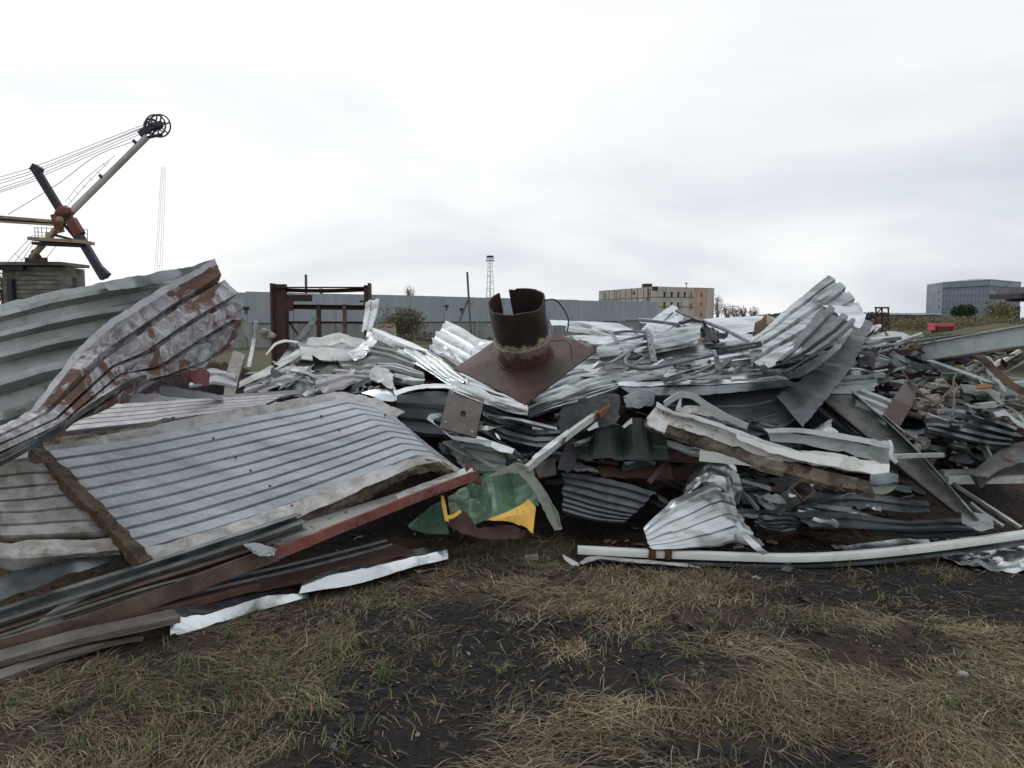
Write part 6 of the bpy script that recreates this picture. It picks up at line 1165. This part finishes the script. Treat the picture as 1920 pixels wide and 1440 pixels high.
for lab, rows, m, rb in (('upper grey-green ribbed sheet right of the dark wing', [[(1552, 676, .2), (1600, 668, .2), (1640, 676, .2)], [(1535, 706), (1590, 704), (1640, 702)]], 'primer', 2),
    ('lower grey-green ribbed sheet right of the dark wing', [[(1535, 708, .1), (1590, 704, .1), (1650, 706, .1)], [(1515, 738), (1590, 738), (1650, 732)]], 'primer', 2),
    ('pale ribbed sheet pointing at the brown plate', [[(1612, 730), (1650, 742), (1690, 760)], [(1600, 760), (1640, 778), (1665, 790)]], 'primerl', 3)):
    sheet('side_sheet', lab, rows, MT[m], ribs=rb, rh=.035, k=-.05, cr=.006, torn=.05)
sheet('bent_tray', 'pale flat tray tilted behind the tall curled sheet on its right', [[(1590, 646, .1), (1625, 634, .2), (1658, 622, .3)], [(1614, 657), (1640, 653), (1663, 645)]], MT['primerl'], k=-.1, bend=.006)
sheet('white_sliver', 'white torn sliver lying above the pale flat tray', [[(1612, 626), (1630, 614), (1652, 607)], [(1618, 630), (1636, 626), (1653, 614)]], MT['galv2'], k=-.1, cr=.012)
sheet('black_bag', 'dark purplish crumpled bag stuck left of the bolted girder', [[(1608, 658), (1625, 655), (1645, 664)], [(1612, 678), (1628, 690), (1642, 686)], [(1616, 690), (1628, 697), (1640, 692)]], MT['cranedark'], k=-.3, cr=.05, cf=6, du=.015, t=.02, cat='bag')
bar('black_strip', 'long black strip sloping up along the top of the girder', [S(1612, 668, -.1), S(1680, 646, .0), S(1760, 634, .0), S(1858, 622, -.3)], sec_box(.05, .022), MT['slate'], 'strip', sm=.5)
sheet('green_sheet', 'small pale green sheet lying above the black strip', [[(1662, 620), (1690, 622), (1715, 634)], [(1672, 638), (1695, 640), (1718, 640)]], MT['primerl'], k=.2)
gi = S(1740, 690, .2); gr = thing('box_girder', 'pale blue-grey box girder with a bolted splice plate running off the right edge', 'girder', gi)
Lg = A(1736, 661, 7.6); Rg = A(2300, 567, 5.2)
V, Fs = bar_geo([Lg, Rg], sec_box(.10, .155)); mk('web', V, Fs, MT['girder'], gr)
gd_ = (Rg-Lg)/np.linalg.norm(Rg-Lg); gu = np.cross(np.cross(gd_, [0, 0, 1]), gd_)
V, Fs = bar_geo([Lg+gu*.082-gd_*.02, Rg+gu*.082], sec_box(.15, .012)); mk('top_flange', V, Fs, MT['primerl'], gr)
V, Fs = bar_geo([Lg-gu*.082, Rg-gu*.082], sec_box(.15, .012)); mk('bottom_flange', V, Fs, MT['primer'], gr)
La = A(1650, 672, 7.9)
V, Fs = bar_geo([La, Lg-gd_*.03], sec_box(.09, .125)); mk('splice_plate', V, Fs, MT['primerl'], gr)
V, Fs = bar_geo([La+gu*.045+np.array([0, -.06, 0]), Lg+gu*.058+np.array([0, -.06, 0])], sec_box(.03, .022)); mk('red_edge', V, Fs, MT['redbeam'], gr)
V, Fs = bar_geo([La-gu*.075, Lg-gd_*.05-gu*.085], sec_box(.16, .02)); mk('lower_flange', V, Fs, MT['primerl'], gr)
for i in range(5):
    for r_ in (0, 1):
        f = (i+.7)/5.6; c_ = La+(Lg-La)*f+gu*(.09 if r_ else -.015)+np.array([0, -.058, 0])
        if r_ and i > 2: continue
        V, Fs = bar_geo([c_+[0, .02, 0], c_-[0, .02, 0]], sec_tube(.017, 6), up=(0, 0, 1)); mk('bolt', V, Fs, MT['whiteold'], gr)
bar('strut', 'grey strut with an orange-rusted tip slanting below the girder', [S(1742, 680, .1), S(1800, 700, .1), S(1858, 722, .0)], sec_angle(.10, .05, .01), MT['girder'], 'strut', twist=.2)
sheet('rusted_tip', 'orange rust-burned plate at the tip of the strut', [[(1832, 722), (1848, 718), (1862, 722)], [(1830, 728), (1848, 728), (1860, 727)]], MT['orange'], k=-.25, t=.01)
bar('foam_strip', 'white foam-like slat leaning under the girder near the right edge', [S(1850, 690, .4), S(1880, 676, .4), A(1912, 658, 7.6)], sec_box(.055, .03), MT['whitefoam'], 'slat')
wfl = ((1818, 694, 8), (1832, 700, 9), (1846, 696, 10), (1852, 706, 9), (1840, 710, 7), (1862, 712, 8), (1828, 688, 7), (1870, 702, 6))
for i, (px, py, r_) in enumerate(wfl): lump('foam_chunk', ('leftmost but one white foam chunk under the box girder', 'low wide white foam chunk left of the middle of its heap', 'largest white foam chunk in the middle of its heap', 'white foam chunk right below the largest one', 'lowest white foam chunk of the heap under the girder', 'white foam chunk low at the right of its heap', 'topmost white foam chunk of the heap under the girder', 'rightmost white foam chunk under the box girder')[i], S(px, py, .2), r_*7.2/FPX, 'whitefoam', 'foam', 40+i, 'white foam chunks', am=.5)
for i, (px, py, r_) in enumerate(((1800, 690, 11), (1812, 700, 9), (1826, 680, 8))): lump('foam_chunk', ('leftmost yellowed foam lump under the box girder', 'lowest yellowed foam lump left of the white chunks', 'topmost small yellowed foam lump beside the white chunks')[i], S(px, py, .45), r_*7.2/FPX, 'yellowfoam', 'foam', 60+i, 'yellowed foam lumps', sq=(1.3, 1, .6))
rbl = []
for i in range(46):
    if i < 22: px, py = rng.uniform(1708, 1765), rng.uniform(722, 785); 
    elif i < 34: px, py = rng.uniform(1866, 1935), rng.uniform(735, 790)
    elif i < 40: px, py = rng.uniform(1760, 1800), rng.uniform(702, 745)
    else: px, py = rng.uniform(1700, 1748), rng.uniform(812, 846)
    lab = ('rubble lumps heaped beside the leaning brown plate', 'rubble lumps at the right edge below the strut', 'rubble lumps behind the dry twig', 'rubble lumps in the dark under the ribbed side sheets')[0 if i < 22 else 1 if i < 34 else 2 if i < 40 else 3]
    lump('rubble', lab, S(px, py, .05+.2*rng.random()), rng.uniform(5, 13)*6.5/FPX, 'stone', 'rubble', 80+i, lab, am=.4, sq=(rng.uniform(.7, 1.4), 1, rng.uniform(.5, .9)))
tw = thing('dry_twig', 'dry branching twig hanging in front of the rubble at the right', 'twig', S(1780, 790))
for pts in ([(1790, 700), (1788, 735), (1782, 765), (1778, 780)], [(1783, 763), (1795, 765), (1806, 763)], [(1740, 762), (1757, 750), (1768, 742), (1786, 728)], [(1790, 715), (1796, 724), (1800, 730)]):
    V, Fs = bar_geo([S(a_, b_, -.25) for a_, b_ in pts], sec_tube(.008, 5), wob=.02); mk('branch', V, Fs, MT['bark'], tw)
sheet('slate_sheet', 'large slate-grey ribbed sheet lying below the twig at the right', [[(1742, 768, .2), (1800, 770, .1), (1860, 785), (1905, 802)], [(1736, 795, .1), (1790, 798), (1850, 812), (1895, 822)], [(1735, 815), (1790, 824), (1850, 836), (1890, 838)]], MT['galvd'], k=.0, ribs=4, rh=.04, bend=.015, cr=.006)
sheet('white_crumple', 'pale crumpled strip at the right edge above the concrete ring', [[(1860, 772), (1886, 766), (1905, 786), (1945, 800)], [(1870, 784), (1890, 780), (1905, 798), (1945, 812)]], MT['primerl'], k=-.3, cr=.02)
bar('grey_beam', 'dull grey beam end at the right edge below the strut', [S(1850, 735, .3), S(1960, 728, .3)], sec_box(.15, .14), MT['girder'], 'beam')
bar('pale_bar', 'short pale green bar lying across the rubble near the right edge', [S(1830, 762, -.2), S(1865, 758, -.2)], sec_box(.05, .04), MT['primerl'], 'bar')
sheet('shadow_sheet', 'dark sheet in the shade below the slate-grey ribbed one', [[(1640, 700, .5), (1740, 700, .5), (1850, 740, .4)], [(1640, 740, .4), (1740, 760, .3), (1850, 770, .2)]], MT['primer'], k=.25, ribs=3, rh=.04, cr=.01)
# concrete ring segment at right edge
cg = S(1890, 895, .2); V = []; nA = 16
cx, cyy = A(1965, 912, 6.6), None
prt = []
for i in range(nA):
    a_ = R(100+i*5.2)
    V.append(A(1965+math.cos(a_)*150, 905-math.sin(a_)*86, 6.5))
sheet('concrete_ring', 'grey weathered concrete ring segment at the right edge', [[(1818, 890, .1), (1850, 862, .1), (1888, 839, .1), (1930, 825, .1), (1990, 816, .1)], [(1834, 893, 0), (1860, 876, 0), (1894, 857, 0), (1932, 846, 0), (1990, 838, 0)], [(1852, 896, .0), (1874, 882, 0), (1902, 872, 0), (1936, 864, 0), (1990, 858, 0)]], MT['webdark'], k=-.1, t=.10, sm=1, cr=.006, cat='concrete ring')
bar('white_bar', 'white box bar lying behind the slanting beam at the right edge', [S(1775, 900, .2), S(2300, 893, .2)], sec_box(.06, .055), MT['white'], 'box bar')
bar('white_bar', 'short grey-white bar end on top of the right-hand white box bar', [S(1766, 888, .3), S(1832, 886, .3)], sec_box(.07, .05), MT['primerl'], 'box bar')
# ================================================================== loose torn strips and fragments strewn over the heap, each its own thing
NTH = ('leftmost', 'second from left', 'third from left', 'fourth from left', 'fifth from left', 'sixth from left', 'seventh from left', 'eighth from left', 'ninth from left')
def relabel(objs, what, where, group):
    for n_, (px, o, ad) in enumerate(sorted(objs, key=lambda q: q[0])):
        tag(o, (NTH[n_]+' '+ad+' '+what+' '+where).replace('  ', ' '), 'metal sheet' if 'sheet' in what else 'metal strip', group)
ADJ = {'galv2': 'dull silver', 'galv': 'bright silver', 'galvd': 'dark zinc', 'slatem': 'slate-grey', 'mauve': 'mauve-grey', 'primer': 'grey-green', 'primerl': 'pale grey', 'rustd': 'rust-brown', 'tube': 'mid-grey', 'white': 'white'}
def strew(where, x0, x1, y0, y1, ns, nf, k0, k1, mats, ang=-.12, seed=0, L0=30, L1=120, asd=.35):
    r_ = np.random.default_rng(900+seed); got = ([], [], [], [])
    for i in range(ns):
        px, py = r_.uniform(x0, x1), r_.uniform(y0, y1); a_ = r_.normal(ang, asd); L_ = r_.uniform(L0, L1); kk = r_.uniform(k0, k1); ty = i % 3
        n_ = 4; pts = []
        for j in range(n_):
            f = j/(n_-1)-.5; pts.append(S(px+math.cos(a_)*L_*f+r_.normal(0, L_*.02), py+math.sin(a_)*L_*f+r_.normal(0, L_*.045), kk+r_.normal(0, .05)+f*r_.normal(0, .25)))
        w_ = r_.uniform(.02, .075); sec = (sec_box(w_, .004), sec_angle(w_*.7, w_*.5, .004), sec_chan(w_*.6, w_, .004))[ty]
        V, Fs = bar_geo(pts, sec, up=(r_.normal(0, .5), -.4, 1), n=9, sm=.25, twist=r_.normal(0, .7)); V[:, 2] = np.maximum(V[:, 2], .01)
        V = V+.006*np.stack([vl(V*14, 1), vl(V*14, 2), vl(V*14, 3)], -1); m_ = mats[int(r_.integers(len(mats)))]
        got[ty].append((px, mk('metal_strip', V, Fs, MT[m_], ang=24), ADJ[m_]))
    for i in range(nf):
        px, py = r_.uniform(x0, x1), r_.uniform(y0, y1); a_ = r_.normal(ang, asd); L_ = r_.uniform(35, 95); h_ = r_.uniform(10, 26); c_, s_2 = math.cos(a_), math.sin(a_); kk = r_.uniform(k0, k1); sk = r_.normal(0, 14); m_ = mats[int(r_.integers(len(mats)))]
        rows = [[(px+c_*L_*f-s_2*h_*g_+sk*g_, py+s_2*L_*f+c_*h_*g_+r_.normal(0, 2.5), r_.normal(0, .04)-g_*.06) for f in (-.5, 0, .5)] for g_ in (-.5, .5)]
        got[3].append((px, sheet('sheet_fragment', 'x', rows, MT[m_], ribs=int(r_.integers(1, 4)), rh=.022, k=kk, cr=.022, cf=6, torn=.12, du=.02, jag=.9), ADJ[m_]))
    for ty, what in enumerate(('flat strip', 'angle piece', 'channel piece', 'torn sheet')): relabel(got[ty], what, where, what+'s '+where)
strew('in the jumble behind the panel bend', 470, 690, 684, 736, 7, 4, -.1, .1, ('mauve', 'primerl', 'galvd', 'slatem', 'mauve', 'primer'), -.3, 1, 60, 150)
strew('left of the white diagonal bar', 850, 1010, 790, 862, 7, 4, -.28, -.05, ('galv2', 'galvd', 'slatem', 'primer'), .15, 2, 50, 150)
strew('over long sheets right of the pipe', 1090, 1410, 632, 706, 5, 2, -.42, -.22, ('galv2', 'galv2', 'galvd', 'tube'), -.14, 3, 90, 220, .1)
strew('in the hollow above the slumped corrugated sheet', 1050, 1260, 800, 890, 6, 3, -.3, -.05, ('galvd', 'slatem', 'rustd', 'primer'), .1, 4, 30, 110)
strew('in the dark gap below the rusted beam', 1370, 1640, 890, 975, 10, 5, -.2, .1, ('galvd', 'slatem', 'primer', 'galv2', 'rustd'), .12, 5, 40, 170, .25)
strew('around the rubble at the far right', 1620, 1900, 690, 850, 13, 6, -.15, .1, ('galvd', 'primer', 'primer', 'rustd', 'slatem', 'primerl'), .25, 6, 50, 170, .35)
strew('between curled sheet and box girder', 1540, 1700, 640, 730, 7, 3, -.3, -.05, ('galv2', 'primerl', 'primer', 'galvd', 'slatem'), -.05, 7, 60, 150, .2)
strew('just below the broad dark wing sheet', 1240, 1580, 786, 840, 10, 4, -.2, .0, ('galvd', 'slatem', 'galv2'), .2, 8, 40, 120, .3)
# ================================================================== tangle filling the dark inside of the heap (nobody could count it)
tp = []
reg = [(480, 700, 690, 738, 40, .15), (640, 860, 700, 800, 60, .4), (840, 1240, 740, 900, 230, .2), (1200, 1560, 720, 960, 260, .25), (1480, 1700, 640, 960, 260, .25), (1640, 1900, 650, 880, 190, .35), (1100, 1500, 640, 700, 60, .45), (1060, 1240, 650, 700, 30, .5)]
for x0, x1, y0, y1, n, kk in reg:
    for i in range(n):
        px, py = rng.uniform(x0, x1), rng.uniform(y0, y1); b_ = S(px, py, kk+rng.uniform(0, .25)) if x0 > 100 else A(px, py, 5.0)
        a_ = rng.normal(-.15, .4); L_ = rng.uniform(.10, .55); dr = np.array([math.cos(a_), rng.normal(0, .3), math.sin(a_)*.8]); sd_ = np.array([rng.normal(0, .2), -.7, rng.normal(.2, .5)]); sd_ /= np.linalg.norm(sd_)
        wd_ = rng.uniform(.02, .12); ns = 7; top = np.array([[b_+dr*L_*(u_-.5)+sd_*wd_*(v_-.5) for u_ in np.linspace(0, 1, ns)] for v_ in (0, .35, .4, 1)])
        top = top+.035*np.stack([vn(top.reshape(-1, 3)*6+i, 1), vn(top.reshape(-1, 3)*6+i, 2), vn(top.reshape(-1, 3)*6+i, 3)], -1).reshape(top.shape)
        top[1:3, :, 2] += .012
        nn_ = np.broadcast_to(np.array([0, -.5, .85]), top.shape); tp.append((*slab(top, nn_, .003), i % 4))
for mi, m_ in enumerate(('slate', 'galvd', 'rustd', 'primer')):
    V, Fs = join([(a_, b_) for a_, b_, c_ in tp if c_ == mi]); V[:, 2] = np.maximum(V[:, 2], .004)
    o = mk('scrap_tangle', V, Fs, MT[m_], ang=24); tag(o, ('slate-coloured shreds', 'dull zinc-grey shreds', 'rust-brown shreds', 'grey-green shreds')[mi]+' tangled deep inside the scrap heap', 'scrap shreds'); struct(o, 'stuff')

sh_ = []
for i in range(170):
    xx = rng.uniform(-1.2, 3.8); yy = rng.uniform(4.95, 6.1)-.35*abs(rng.normal(0, .6)); zz = float(hgt(np.array([xx]), np.array([yy]))[0])
    a_ = rng.uniform(0, 3.14); L_ = rng.gamma(2, .022)+.015; w_ = L_*rng.uniform(.15, .6); d1 = np.array([math.cos(a_), math.sin(a_), rng.normal(0, .15)]); d2 = np.array([-math.sin(a_), math.cos(a_), rng.normal(0, .25)])
    top = np.array([[[xx, yy, zz+.018]+d1*L_*(u_-.5)+d2*w_*(v_-.5) for u_ in (0, .5, 1)] for v_ in (0, .5, 1)]); top = top+L_*.12*np.stack([vn(top.reshape(-1, 3)*30+i, 1), vn(top.reshape(-1, 3)*30+i, 2), vn(top.reshape(-1, 3)*30+i, 3)], -1).reshape(top.shape)
    sh_.append((slab(top, np.broadcast_to(np.array([0, 0, 1.]), top.shape), .002), i % 3))
for mi, (m_, l_) in enumerate((('galvd', 'dull zinc chips'), ('rustd', 'rusty chips'), ('stone', 'pale crumbs of insulation'))):
    V, Fs = join([(g_[0], g_[1]) for g_, c_ in sh_ if c_ == mi]); o = mk('ground_shards', V, Fs, MT[m_], ang=30, base=(0, 5, 0)); tag(o, l_+' spilled on the soil along the front of the heap', 'debris'); struct(o, 'stuff')
